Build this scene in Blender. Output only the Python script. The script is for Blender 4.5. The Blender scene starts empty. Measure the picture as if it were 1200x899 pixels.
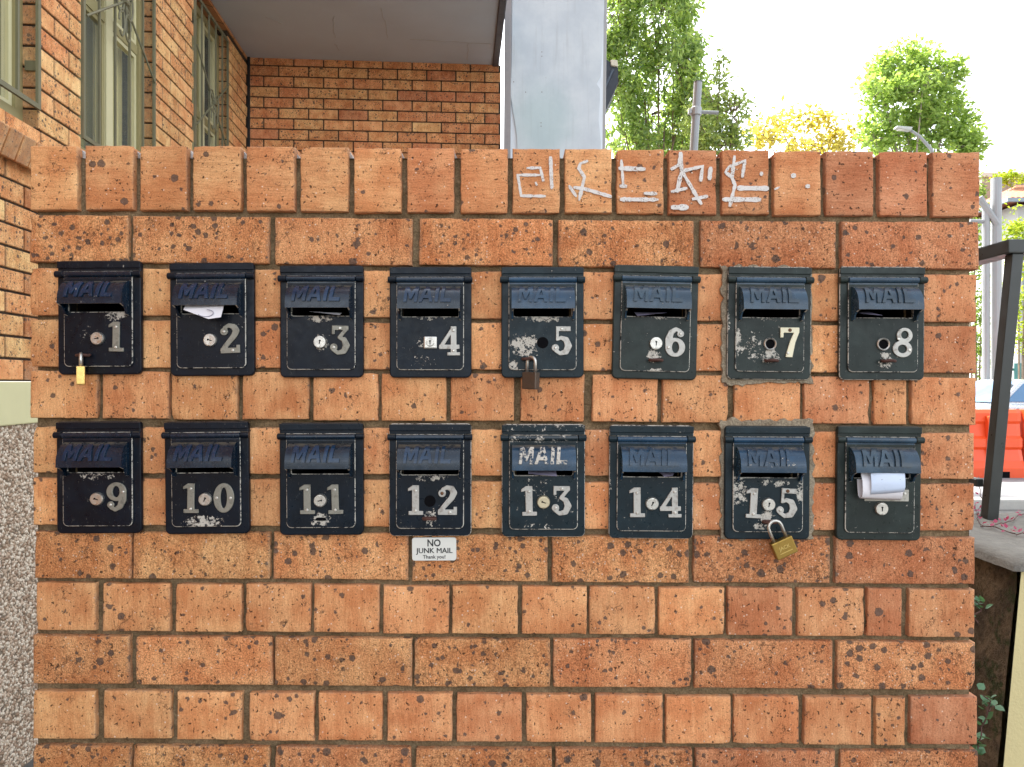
import bpy, bmesh, math, random
from mathutils import Vector, Matrix, noise as mnoise

random.seed(11)
R = math.radians
SC = bpy.context.scene
COL = SC.collection

# ------------------------------------------------------------------ camera, sky, sun, exposure
CAM_H, CAM_D, FPX = 1.52, 1.265, 1200 * 26 / 36.0
cam = bpy.data.cameras.new('camera')
cam.lens = 26.0; cam.sensor_width = 36.0; cam.sensor_fit = 'HORIZONTAL'
cam.clip_start = 0.05; cam.clip_end = 2000
camo = bpy.data.objects.new('camera', cam); COL.objects.link(camo)
camo.location = (0, -CAM_D, CAM_H); camo.rotation_euler = (R(90), 0, 0)
SC.camera = camo

SUN_EL, SUN_AZ = 52, -35          # azimuth measured from +Y (away from camera) towards +X
world = bpy.data.worlds.new('World'); SC.world = world; world.use_nodes = True
wn = world.node_tree; wn.nodes.clear()
wo = wn.nodes.new('ShaderNodeOutputWorld'); wb = wn.nodes.new('ShaderNodeBackground')
sk = wn.nodes.new('ShaderNodeTexSky'); sk.sky_type = 'NISHITA'; sk.sun_disc = False
sk.sun_elevation = R(SUN_EL); sk.sun_rotation = R(SUN_AZ)
sk.air_density = 1.0; sk.dust_density = 3.0; sk.ozone_density = 0.6
hs = wn.nodes.new('ShaderNodeHueSaturation'); hs.inputs['Saturation'].default_value = 0.28
wn.links.new(sk.outputs[0], hs.inputs['Color']); wn.links.new(hs.outputs[0], wb.inputs[0])
wb.inputs[1].default_value = 0.15
wn.links.new(wb.outputs[0], wo.inputs[0])
sun = bpy.data.lights.new('sun', 'SUN'); sun.energy = 3.2; sun.angle = R(0.53); sun.color = (1, .95, .87)
suno = bpy.data.objects.new('sun', sun); COL.objects.link(suno)
sd = Vector((math.sin(R(SUN_AZ)) * math.cos(R(SUN_EL)), math.cos(R(SUN_AZ)) * math.cos(R(SUN_EL)), math.sin(R(SUN_EL))))
suno.rotation_euler = sd.to_track_quat('Z', 'Y').to_euler(); suno.location = (-3, 6, 14)
SC.view_settings.view_transform = 'Standard'; SC.view_settings.look = 'None'
SC.view_settings.gamma = 1.0; SC.view_settings.exposure = 2.22
SC.render.engine = 'CYCLES'
SC.cycles.max_bounces = 6; SC.cycles.diffuse_bounces = 3; SC.cycles.glossy_bounces = 3
SC.cycles.transmission_bounces = 4; SC.cycles.transparent_max_bounces = 8
SC.cycles.use_denoising = True

# ------------------------------------------------------------------ helpers
def W(px, py, d):
    """a pixel of the photograph at a given distance (metres) from the camera -> world point"""
    return Vector(((px - 600) * d / FPX, d - CAM_D, CAM_H - (py - 449.5) * d / FPX))
S = CAM_D / FPX                                    # metres per pixel on the wall's face

def tag(o, label=None, cat=None, group=None, kind=None):
    if label: o['label'] = label
    if cat: o['category'] = cat
    if group: o['group'] = group
    if kind: o['kind'] = kind
    return o
def empty(name, loc=(0, 0, 0), rot=(0, 0, 0)):
    o = bpy.data.objects.new(name, None); COL.objects.link(o)
    o.location = loc; o.rotation_euler = rot; o.empty_display_size = .05
    return o
def link(name, me, mat=None, parent=None, loc=(0, 0, 0), rot=(0, 0, 0), smooth=False):
    o = bpy.data.objects.new(name, me); COL.objects.link(o)
    if mat is not None and len(me.materials) == 0:
        for m in (mat if isinstance(mat, (list, tuple)) else [mat]): me.materials.append(m)
    if smooth: me.polygons.foreach_set('use_smooth', [True] * len(me.polygons))
    o.location = loc; o.rotation_euler = rot
    if parent is not None: o.parent = parent
    return o
def mesh(verts, faces, name='mesh'):
    me = bpy.data.meshes.new(name); me.from_pydata([tuple(v) for v in verts], [], faces); me.update(); return me
class MB:
    """collects several shapes in one mesh"""
    def __init__(s): s.v = []; s.f = []
    def add(s, v, f):
        b = len(s.v); s.v += [tuple(p) for p in v]; s.f += [tuple(i + b for i in q) for q in f]; return s
    def box(s, x0, x1, y0, y1, z0, z1, M=None):
        v = [Vector((x, y, z)) for z in (z0, z1) for y in (y0, y1) for x in (x0, x1)]
        if M is not None: v = [M @ p for p in v]
        return s.add(v, [(0, 2, 3, 1), (4, 5, 7, 6), (0, 1, 5, 4), (2, 6, 7, 3), (0, 4, 6, 2), (1, 3, 7, 5)])
    def tube(s, pts, rad, n=8, cap=True):
        pts = [Vector(p) for p in pts]
        if not isinstance(rad, (list, tuple)): rad = [rad] * len(pts)
        v = []; up = None
        for i, p in enumerate(pts):
            t = (pts[min(i + 1, len(pts) - 1)] - pts[max(i - 1, 0)]).normalized()
            if up is None: up = Vector((0, 0, 1)) if abs(t.z) < .9 else Vector((1, 0, 0))
            a = t.cross(up).normalized(); b = a.cross(t).normalized(); up = b
            for k in range(n):
                an = 2 * math.pi * k / n
                v.append(p + (a * math.cos(an) + b * math.sin(an)) * rad[i])
        f = []
        for i in range(len(pts) - 1):
            for k in range(n):
                f.append((i * n + k, i * n + (k + 1) % n, (i + 1) * n + (k + 1) % n, (i + 1) * n + k))
        if cap:
            f.append(tuple(range(n - 1, -1, -1))); f.append(tuple((len(pts) - 1) * n + k for k in range(n)))
        return s.add(v, f)
    def prism(s, poly, y0, y1):
        """polygon in x,z extruded along y"""
        n = len(poly)
        v = [(x, y0, z) for x, z in poly] + [(x, y1, z) for x, z in poly]
        f = [tuple(range(n)), tuple(range(2 * n - 1, n - 1, -1))] + [(i + n, (i + 1) % n + n, (i + 1) % n, i) for i in range(n)]
        return s.add(v, f)
    def me(s, fix=True):
        m = mesh(s.v, s.f)
        if fix:
            b = bmesh.new(); b.from_mesh(m); bmesh.ops.recalc_face_normals(b, faces=b.faces); b.to_mesh(m); b.free()
        return m
def bevel_me(me, w, seg=2, ang=30):
    b = bmesh.new(); b.from_mesh(me)
    ed = [e for e in b.edges if len(e.link_faces) == 2 and e.calc_face_angle(0) > R(ang)]
    bmesh.ops.bevel(b, geom=ed, offset=w, segments=seg, affect='EDGES', profile=.6, clamp_overlap=True)
    b.to_mesh(me); b.free(); return me
def rrect(w, h, r, cx=0, cy=0, n=5, rt=None):
    rt = r if rt is None else rt
    p = []
    for (sx, sy, a0, q) in ((1, 1, 0, rt), (-1, 1, 90, rt), (-1, -1, 180, r), (1, -1, 270, r)):
        for k in range(n + 1):
            a = R(a0 + 90 * k / n)
            p.append((cx + sx * (w / 2 - q) + q * math.cos(a), cy + sy * (h / 2 - q) + q * math.sin(a)))
    return p
def solid(splines, y0, y1, bev=0.0, res=1):
    """outlines in x,z (holes allowed) made into a plate from y0 (front) to y1 (back), bevelled"""
    cu = bpy.data.curves.new('outline', 'CURVE'); cu.dimensions = '2D'; cu.fill_mode = 'BOTH'
    th = abs(y1 - y0)
    cu.extrude = max(th / 2 - bev, 1e-5); cu.bevel_depth = bev; cu.bevel_resolution = res; cu.offset = -bev
    for sp in splines:
        s = cu.splines.new('POLY'); s.points.add(len(sp) - 1); s.use_cyclic_u = True
        for q, (x, z) in zip(s.points, sp): q.co = (x, z, 0, 1)
    ob = bpy.data.objects.new('outline', cu)
    me = bpy.data.meshes.new_from_object(ob)
    bpy.data.objects.remove(ob); bpy.data.curves.remove(cu)
    mid = (y0 + y1) / 2
    for v in me.vertices:
        x, z, e = v.co; v.co = (x, mid - e, z)
    b = bmesh.new(); b.from_mesh(me); bmesh.ops.remove_doubles(b, verts=b.verts, dist=1e-6)
    bmesh.ops.recalc_face_normals(b, faces=b.faces); b.to_mesh(me); b.free(); me.update()
    me.materials.clear()
    return me
def text_me(txt, size, bold=0.0, depth=.0002, shear=0, space=1.0):
    cu = bpy.data.curves.new('text', 'FONT'); cu.body = txt; cu.size = size; cu.align_x = 'CENTER'; cu.align_y = 'CENTER'
    cu.offset = bold; cu.extrude = depth; cu.shear = shear; cu.space_character = space; cu.resolution_u = 3
    ob = bpy.data.objects.new('text', cu); me = bpy.data.meshes.new_from_object(ob)
    bpy.data.objects.remove(ob); bpy.data.curves.remove(cu)
    me.materials.clear()
    return me

# ------------------------------------------------------------------ node materials
class NT:
    def __init__(s, name):
        s.m = bpy.data.materials.new(name); s.m.use_nodes = True; s.t = s.m.node_tree; s.t.nodes.clear()
        s.out = s.n('ShaderNodeOutputMaterial'); s.p = s.n('ShaderNodeBsdfPrincipled'); s.l(s.p.outputs[0], s.out.inputs[0])
    def n(s, k, **kw):
        x = s.t.nodes.new(k)
        for a, v in kw.items(): setattr(x, a, v)
        return x
    def l(s, a, b): s.t.links.new(a, b)
    def put(s, inp, v):
        if hasattr(v, 'is_linked'): s.l(v, inp)
        else:
            if isinstance(v, (tuple, list)) and len(v) == 3 and inp.type == 'RGBA': v = (*v, 1)
            inp.default_value = v
    def math(s, op, a, b=0.0, c=None, clamp=False):
        x = s.n('ShaderNodeMath', operation=op, use_clamp=clamp); s.put(x.inputs[0], a); s.put(x.inputs[1], b)
        if c is not None: s.put(x.inputs[2], c)
        return x.outputs[0]
    def vm(s, op, a, b=(0, 0, 0)):
        x = s.n('ShaderNodeVectorMath', operation=op); s.put(x.inputs[0], a); s.put(x.inputs[1], b)
        return x.outputs['Value'] if op in ('LENGTH', 'DOT_PRODUCT') else x.outputs[0]
    def mix(s, f, a, b, bt='MIX'):
        x = s.n('ShaderNodeMix', data_type='RGBA', blend_type=bt); s.put(x.inputs[0], f); s.put(x.inputs[6], a); s.put(x.inputs[7], b); return x.outputs[2]
    def ramp(s, v, a, b, o0=0.0, o1=1.0, smooth=True):
        x = s.n('ShaderNodeMapRange', interpolation_type='SMOOTHSTEP' if smooth else 'LINEAR')
        s.put(x.inputs[0], v); s.put(x.inputs[1], a); s.put(x.inputs[2], b); s.put(x.inputs[3], o0); s.put(x.inputs[4], o1); return x.outputs[0]
    def noise(s, vec, scale, detail=2, rough=.5, col=False):
        x = s.n('ShaderNodeTexNoise'); s.put(x.inputs['Vector'], vec); x.inputs['Scale'].default_value = scale
        x.inputs['Detail'].default_value = detail; x.inputs['Roughness'].default_value = rough
        return x.outputs['Color'] if col else x.outputs[0]
    def voro(s, vec, scale):
        x = s.n('ShaderNodeTexVoronoi'); s.put(x.inputs['Vector'], vec); x.inputs['Scale'].default_value = scale
        return x.outputs['Distance'], x.outputs['Color']
    def sep(s, c):
        x = s.n('ShaderNodeSeparateColor'); s.put(x.inputs[0], c); return x.outputs
    def obj(s): return s.n('ShaderNodeTexCoord').outputs['Object']
    def bump(s, h, strength=.5, dist=.002):
        x = s.n('ShaderNodeBump'); x.inputs['Strength'].default_value = strength; x.inputs['Distance'].default_value = dist
        s.l(h, x.inputs['Height']); s.l(x.outputs[0], s.p.inputs['Normal'])
    def fin(s, color, rough=.6, metal=0.0, spec=.5):
        s.put(s.p.inputs['Base Color'], color); s.put(s.p.inputs['Roughness'], rough); s.put(s.p.inputs['Metallic'], metal)
        s.p.inputs['Specular IOR Level'].default_value = spec
        return s.m

def mat_plain(name, color, rough=.6, metal=0.0, spec=.5, var=.15, scale=30, bump=.0, bscale=200):
    t = NT(name); o = t.obj()
    n = t.noise(o, scale, 4, .6)
    c = t.mix(n, [x * (1 - var) for x in color], [min(1, x * (1 + var)) for x in color])
    if bump: t.bump(t.noise(o, bscale, 3), bump, .003)
    return t.fin(c, t.ramp(n, .3, .7, rough - .08, min(1, rough + .08)), metal, spec)

def mat_brick():
    t = NT('speckled clay brick')
    oi = t.n('ShaderNodeObjectInfo'); o = t.obj()
    cx = t.n('ShaderNodeCombineXYZ')
    for i, k in enumerate((37.0, 91.0, 53.0)): t.l(t.math('MULTIPLY', oi.outputs['Random'], k), cx.inputs[i])
    v = t.vm('ADD', o, cx.outputs[0])
    base = oi.outputs['Color']; dens = oi.outputs['Alpha']
    mott = t.noise(v, 16, 3, .55)
    c = t.mix(t.ramp(mott, .3, .7), t.mix(1, base, (.86, .70, .62), 'MULTIPLY'), t.mix(1, base, (1.10, 1.16, 1.18), 'MULTIPLY'))
    # long soft firing streaks running through the clay
    sv = t.vm('MULTIPLY', v, (1, 1, .16)); streak = t.noise(sv, 95, 2, .6)
    c = t.mix(t.ramp(streak, .35, .7), t.mix(1, c, (.9, .84, .8), 'MULTIPLY'), c)
    grain = t.noise(v, 420, 2, .7)
    cg = t.mix(t.ramp(grain, .28, .72), t.mix(1, c, (.64, .57, .53), 'MULTIPLY'), t.mix(1, c, (1.36, 1.38, 1.38), 'MULTIPLY')); c = t.mix(t.ramp(dens, .1, .55, .42, 1.0), c, cg)
    dist = t.vm('ADD', v, t.vm('MULTIPLY', t.vm('SUBTRACT', t.noise(v, 130, 2, .5, True), (.5, .5, .5)), (.014, .014, .014)))
    # iron spots of mixed sizes
    dsp = t.vm('ADD', v, t.vm('MULTIPLY', t.vm('SUBTRACT', t.noise(v, 170, 4, .65, True), (.5, .5, .5)), (.0085, .0085, .0085)))
    d1, k1 = t.voro(dsp, 46); s1 = t.sep(k1)
    rad = t.math('MULTIPLY_ADD', s1[1], .24, .12)
    dcl = t.math('MULTIPLY', dens, t.ramp(t.noise(v, 13, 2, .5), .35, .65, .35, 1.75)); big = t.math('MULTIPLY', t.ramp(t.math('SUBTRACT', rad, d1), -.02, .05), t.math('LESS_THAN', s1[0], dcl))
    d4, k4 = t.voro(dsp, 92); s4 = t.sep(k4)
    mid = t.math('MULTIPLY', t.ramp(t.math('SUBTRACT', t.math('MULTIPLY_ADD', s4[1], .28, .10), d4), -.03, .05),
                 t.math('LESS_THAN', s4[0], t.math('MULTIPLY_ADD', dcl, .6, .03)))
    # pits and slits dragged open by the extruder
    d2, k2 = t.voro(dist, 175); s2 = t.sep(k2)
    pit = t.math('MULTIPLY', t.ramp(t.math('SUBTRACT', t.math('MULTIPLY_ADD', s2[1], .30, .12), d2), 0, .08), t.math('LESS_THAN', s2[0], .26))
    sl = t.vm('MULTIPLY', dist, (1, 1, .2)); d3, k3 = t.voro(sl, 150); s3 = t.sep(k3)
    slit = t.math('MULTIPLY', t.ramp(t.math('SUBTRACT', t.math('MULTIPLY_ADD', s3[1], .16, .08), d3), 0, .07), t.math('LESS_THAN', s3[0], .24))
    d6, k6 = t.voro(dist, 300); s6 = t.sep(k6)
    speck = t.math('MULTIPLY', t.ramp(t.math('SUBTRACT', t.math('MULTIPLY_ADD', s6[1], .3, .15), d6), 0, .1), t.math('LESS_THAN', s6[0], t.math('MULTIPLY_ADD', dens, .22, .10)))
    ck = t.n('ShaderNodeTexVoronoi'); ck.feature = 'DISTANCE_TO_EDGE'; t.l(t.vm('MULTIPLY', t.vm('ADD', v, t.vm('MULTIPLY', t.vm('SUBTRACT', t.noise(v, 70, 3, .7, True), (.5, .5, .5)), (.03, .03, .03))), (1, 1, .35)), ck.inputs['Vector']); ck.inputs['Scale'].default_value = 62
    crack = t.math('MULTIPLY', t.ramp(ck.outputs['Distance'], .0, .05, 1, 0), t.ramp(t.math('ADD', t.noise(v, 26, 2, .5), t.math('MULTIPLY', dens, .16)), .60, .68))
    rock = t.noise(v, 120, 5, .72)
    rk = t.ramp(dens, .3, .6)
    d5, k5 = t.voro(v, 210); fle = t.math('MULTIPLY', t.math('LESS_THAN', d5, .28), t.math('LESS_THAN', t.sep(k5)[0], t.math('MULTIPLY_ADD', dens, .12, .02)))
    spotc = t.mix(t.noise(v, 260, 2, .6), (.035, .022, .016), (.15, .115, .10))
    c = t.mix(t.math('MULTIPLY', fle, .75), c, (.85, .72, .58))
    c = t.mix(t.math('MULTIPLY', t.ramp(rock, .42, .58, 1, 0), t.math('MULTIPLY', rk, .42)), c, t.mix(1, c, (.70, .58, .50), 'MULTIPLY'))
    c = t.mix(t.math('MULTIPLY', speck, .7), c, (.10, .045, .022))
    c = t.mix(t.math('MULTIPLY', crack, .75), c, (.07, .03, .016))
    c = t.mix(t.math('MULTIPLY', mid, .85), c, spotc)
    rim = t.math('MULTIPLY', t.ramp(t.math('ABSOLUTE', t.math('SUBTRACT', rad, d1)), .0, .07, 1, 0), big)
    c = t.mix(t.math('MULTIPLY', big, .85), c, t.mix(t.noise(v, 260, 2, .6), (.045, .030, .023), (.15, .115, .095)))
    c = t.mix(t.math('MULTIPLY', rim, .75), c, (.03, .018, .012))
    c = t.mix(t.math('MULTIPLY', pit, .88), c, (.035, .016, .008))
    c = t.mix(t.math('MULTIPLY', slit, .8), c, (.055, .022, .010))
    # mortar film and grime left along the arrises
    g = t.n('ShaderNodeTexCoord').outputs['Generated']
    q = t.n('ShaderNodeSeparateXYZ'); t.l(g, q.inputs[0])
    ex = t.math('ABSOLUTE', t.math('SUBTRACT', q.outputs[0], .5)); ez = t.math('ABSOLUTE', t.math('SUBTRACT', q.outputs[2], .5))
    ed = t.math('MAXIMUM', ex, ez); ed = t.math('ADD', ed, t.math('MULTIPLY', t.math('SUBTRACT', t.noise(v, 60, 3, .7), .5), .10))
    c = t.mix(t.ramp(ed, .462, .52, 0, .5), c, (.30, .215, .15))
    gp_ = t.n('ShaderNodeNewGeometry').outputs['Position']; wst = t.noise(gp_, 3.2, 4, .6)
    c = t.mix(t.ramp(wst, .46, .66, 0, .38), c, t.mix(1, c, (.62, .56, .52), 'MULTIPLY'))
    sl2 = t.vm('MULTIPLY', v, (1, 1, .2)); rgh = t.noise(v, 120, 5, .72)
    h = t.math('MULTIPLY', rgh, t.math('MULTIPLY_ADD', rk, 1.1, .3))
    h = t.math('ADD', h, t.math('MULTIPLY', t.noise(sl2, 170, 2, .7), .6))
    t.bump(h, 1.0, .0038)
    return t.fin(c, .82, 0, .25)
M_BRICK = mat_brick()

def mat_mortar(name='brown mortar', c0=(.15, .105, .055), c1=(.29, .212, .122)):
    t = NT(name); o = t.obj()
    n = t.noise(o, 22, 4, .65); g = t.noise(o, 330, 3, .7)
    c = t.mix(t.ramp(n, .3, .7), c0, c1); c = t.mix(t.ramp(g, .3, .75), t.mix(1, c, (.6, .6, .6), 'MULTIPLY'), t.mix(1, c, (1.25, 1.25, 1.25), 'MULTIPLY'))
    t.bump(t.math('ADD', t.math('MULTIPLY', g, .6), t.noise(o, 90, 3)), .8, .004)
    return t.fin(c, .92, 0, .2)
M_MORTAR = mat_mortar()
M_PATCH = mat_mortar('pale cement smear', (.24, .185, .125), (.40, .335, .24))

def mat_paint(name, base, patches=(), wear=0.0, gloss=False):
    """chipped dark enamel; patches = (x, z, rx, rz, strength) in metres about the box centre"""
    t = NT(name); o = t.obj(); oi = t.n('ShaderNodeObjectInfo')
    cx = t.n('ShaderNodeCombineXYZ')
    for i, k in enumerate((17.0, 31.0, 23.0)): t.l(t.math('MULTIPLY', oi.outputs['Random'], k), cx.inputs[i])
    v = t.vm('ADD', o, cx.outputs[0])
    fine = t.noise(v, 260, 5, .72); med = t.noise(v, 70, 4, .65)
    s = t.math('ADD', t.math('MULTIPLY', fine, .55), t.math('MULTIPLY', med, .45))
    tot = None
    for (x, z, rx, rz, st) in patches:
        d = t.vm('LENGTH', t.vm('MULTIPLY', t.vm('SUBTRACT', o, (x, 0, z)), (1 / rx, 0, 1 / rz)))
        f = t.ramp(d, .35, 1.0, st, 0.0)
        tot = f if tot is None else t.math('MAXIMUM', tot, f)
    s2 = s if tot is None else t.math('ADD', s, tot)
    chip = t.ramp(s2, .645 - wear, .66 - wear)
    undercoat = t.mix(t.noise(v, 120, 3), (.42, .40, .35), (.66, .63, .55))
    undercoat = t.mix(t.ramp(t.noise(v, 300, 3, .7), .55, .7, 0, .7), undercoat, (.16, .12, .09))
    fade = t.noise(v, 26, 4, .6)
    c = t.mix(t.ramp(fade, .35, .75), base, [b * 1.7 + .001 for b in base])
    # dust that has settled on ledges
    nz = t.n('ShaderNodeSeparateXYZ'); t.l(t.n('ShaderNodeNewGeometry').outputs['Normal'], nz.inputs[0])
    dust = t.math('MULTIPLY', t.ramp(nz.outputs[2], .75, 1.0), t.ramp(med, .35, .6, .25, .8))
    c = t.mix(dust, c, (.16, .13, .085))
    scr = t.vm('MULTIPLY', v, (1, 1, .25)); c = t.mix(t.ramp(t.noise(scr, 380, 2, .8), .66, .74, 0, .25), c, (.25, .25, .22))
    rimm = t.math('MULTIPLY', t.ramp(s2, .615 - wear, .645 - wear), t.ramp(t.noise(v, 45, 2), .5, .62, .0, .7)); c = t.mix(rimm, c, (.06, .042, .03))
    c = t.mix(chip, c, undercoat)
    r = t.ramp(med, .3, .7, .13, .32) if gloss else t.ramp(med, .3, .7, .26, .48)
    r = t.math('MAXIMUM', r, t.math('MULTIPLY', t.math('MAXIMUM', chip, dust), .8))
    t.bump(t.math('ADD', t.math('MULTIPLY', med, .5), t.math('MULTIPLY', chip, -.8)), .25, .0012)
    return t.fin(c, r, 0, .5 if gloss else .27)

def mat_metal(name, color, rough=.45, metal=.8, stain=.5, dark=(.10, .09, .07)):
    t = NT(name); o = t.obj(); oi = t.n('ShaderNodeObjectInfo')
    cx = t.n('ShaderNodeCombineXYZ')
    for i, k in enumerate((7.0, 11.0, 5.0)): t.l(t.math('MULTIPLY', oi.outputs['Random'], k), cx.inputs[i])
    v = t.vm('ADD', o, cx.outputs[0]); n = t.noise(v, 110, 4, .7)
    c = t.mix(t.ramp(n, .50, .72, 0, stain), color, dark)
    t.bump(t.noise(v, 500, 2), .12, .001)
    return t.fin(c, t.ramp(n, .3, .7, rough - .1, rough + .15), metal, .5)
M_NUM_OLD = mat_metal('weathered zinc numerals', (.30, .295, .25), .5, .55, .5)
M_NUM = mat_metal('dull aluminium numerals', (.50, .49, .45), .5, .45, .55, (.22, .17, .13))
M_CREAM = mat_plain('cream plastic', (.82, .77, .55), .35, var=.08)
M_STEEL = mat_metal('worn steel', (.62, .60, .55), .32, .9, .3)
M_BRASS = mat_metal('tarnished brass', (.34, .22, .055), .38, .85, .35, (.12, .08, .03))
M_BRASSL = mat_metal('bright brass', (.80, .55, .18), .3, .9, .2, (.4, .25, .08))
M_PALEB = mat_metal('pale worn brass', (.66, .58, .40), .35, .8, .3)
M_RUST = mat_metal('rusty iron', (.085, .035, .025), .7, .2, .6, (.03, .015, .012))
M_BLACK = mat_plain('hole shade black', (.004, .004, .005), .9, spec=.1)  # solid black standing in for the dark inside holes and slots
M_DARKIN = mat_plain('dark sheet steel inside', (.02, .02, .022), .8, spec=.2)
def mat_marker():
    t = NT('white marker paint'); o = t.obj(); n = t.noise(o, 420, 4, .75)
    t.l(t.ramp(t.math('ADD', n, t.math('MULTIPLY', t.noise(o, 60, 2), .35)), .52, .62), t.p.inputs['Alpha'])
    return t.fin(t.mix(t.noise(o, 90, 3), (.62, .58, .53), (.82, .80, .77)), .7)
M_WHITE = mat_marker()
M_INK = mat_plain('black print', (.012, .012, .014), .6)

# ------------------------------------------------------------------ ground, road
def sheet(name, x0, x1, y0, y1, z, mat, nx=1, ny=1):
    v = []; f = []
    for j in range(ny + 1):
        for i in range(nx + 1): v.append((x0 + (x1 - x0) * i / nx, y0 + (y1 - y0) * j / ny, z))
    for j in range(ny):
        for i in range(nx):
            a = j * (nx + 1) + i; f.append((a, a + 1, a + nx + 2, a + nx + 1))
    return tag(link(name, mesh(v, f), mat), kind='structure')
M_GROUND = mat_plain('old asphalt and concrete', (.11, .108, .10), .9, var=.2, scale=3, bump=.3, bscale=60)
M_ROAD = mat_plain('pale asphalt', (.20, .20, .205), .9, var=.15, scale=2, bump=.3, bscale=90)
sheet('ground', -300, 300, -60, 600, 0, M_GROUND)
sheet('road', -60, 120, 7.9, 18.4, .004, M_ROAD)
kb = MB().box(-60, 120, 7.65, 7.9, -.05, .12); tag(link('kerb', bevel_me(kb.me(), .02), mat_plain('kerb concrete', (.42, .41, .38), .9)), kind='structure')

# ------------------------------------------------------------------ the brick wall that carries the mailboxes
wall = empty('brick_wall', (0, 0.115, 0))
tag(wall, 'long speckled orange brick wall with an upright coping course, carrying the mailboxes', 'wall')
def tilt_y(px): return 8.0 * (px - 592) / 1112.0        # courses run a few pixels down to the right
rowlock = [(35, 90), (100, 156), (164, 219), (226, 282), (289, 345), (352, 408), (415, 470), (477, 532), (540, 595), (601, 656),
           (662, 717), (723, 778), (784, 840), (846, 901), (907, 962), (968, 1024), (1031, 1087), (1093, 1148)]
r2 = [(35, 150), (155, 315), (322, 483), (491, 648), (654, 813), (821, 980), (986, 1147)]
r5 = [(35.5, 113.5), (119.5, 197.5), (201, 278), (284, 362), (367, 443), (447, 523), (528, 602.5), (610, 684.5), (694, 770.7),
      (776.5, 853), (860.5, 938), (942.7, 1019.5), (1024.5, 1062.7), (1068.5, 1144)]
r8 = [(41, 154), (156, 316), (320, 478.5), (483, 642), (647, 807), (813, 973), (979, 1142)]
r9 = [(42, 111.7), (120.7, 199), (205.7, 283), (288, 364), (367.7, 444), (449, 526), (530, 606.7), (611.7, 687.7), (691, 768),
      (772, 849), (852.7, 929), (935, 1012.7), (1016.7, 1057), (1065, 1142)]
r10 = [(39, 151.7), (159, 319), (322, 482.7), (485.7, 645), (648.5, 810), (814, 976), (981, 1142.7)]
r11 = [(39, 111.7), (121, 200), (207, 283), (292, 368), (373, 448), (454, 530), (535, 611.7), (616.7, 693), (697.7, 776.7),
       (780.5, 856.7), (860, 936.7), (942.7, 1021), (1026.7, 1061), (1067.7, 1145.7)]
r12 = [(39, 153), (155.7, 315.7), (322, 481.7), (487, 646.7), (651, 811.7), (815.7, 979), (985, 1146.7)]
# mailbox plates in photo pixels: x0, x1, y0, y1, tilt in degrees
BOXES = [(71.5, 168.5, 306.5, 439, .3), (202, 300, 308.7, 440.7, .3), (330, 427, 312, 442.5, 0), (457.5, 552.7, 313.5, 442.8, 0),
         (587.5, 683.5, 313.5, 442.8, 0), (717.5, 816, 312, 444.7, -1.3), (850.7, 948, 313.5, 445, -.6), (981, 1080, 313.5, 445.5, -.3),
         (70, 168.5, 493.5, 624, .3), (196, 294, 493.5, 624.7, .6), (329.5, 427, 495, 626, .2), (457, 552.7, 496, 627, 0),
         (588, 685, 496.7, 628, 0), (713, 811, 498, 630, -.5), (847.5, 946.5, 498.8, 631, -.3), (978, 1076, 498.8, 632, -.6)]
def gaps(boxes, left, right):
    out = [(left, boxes[0][0] + 11)]
    for a, b in zip(boxes, boxes[1:]): out.append((a[1] - 11, b[0] + 11))
    out.append((boxes[-1][1] - 11, right)); return out
g1, g2 = gaps(BOXES[:8], 35.5, 1144.5), gaps(BOXES[8:], 39, 1142)
rows = [('rowlock', rowlock, 174, 249.3), ('str', r2, 256.5, 311.5), ('cut', g1, 318, 373.5), ('cut', g1, 378.5, 433.5), ('hdr', r5, 438.5, 494),
        ('cut', g2, 503.5, 557.5), ('cut', g2, 564, 619), ('str', r8, 627, 681.5), ('hdr', r9, 687, 743), ('str', r10, 749, 805),
        ('hdr', r11, 814, 870), ('str', r12, 877.5, 933)]
y = 939.5; k = 0
while y < 1488:
    rows.append(('hdr' if k % 2 == 0 else 'str', r11 if k % 2 == 0 else r12, y, min(y + 55.5, 1490))); y += 62; k += 1

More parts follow.
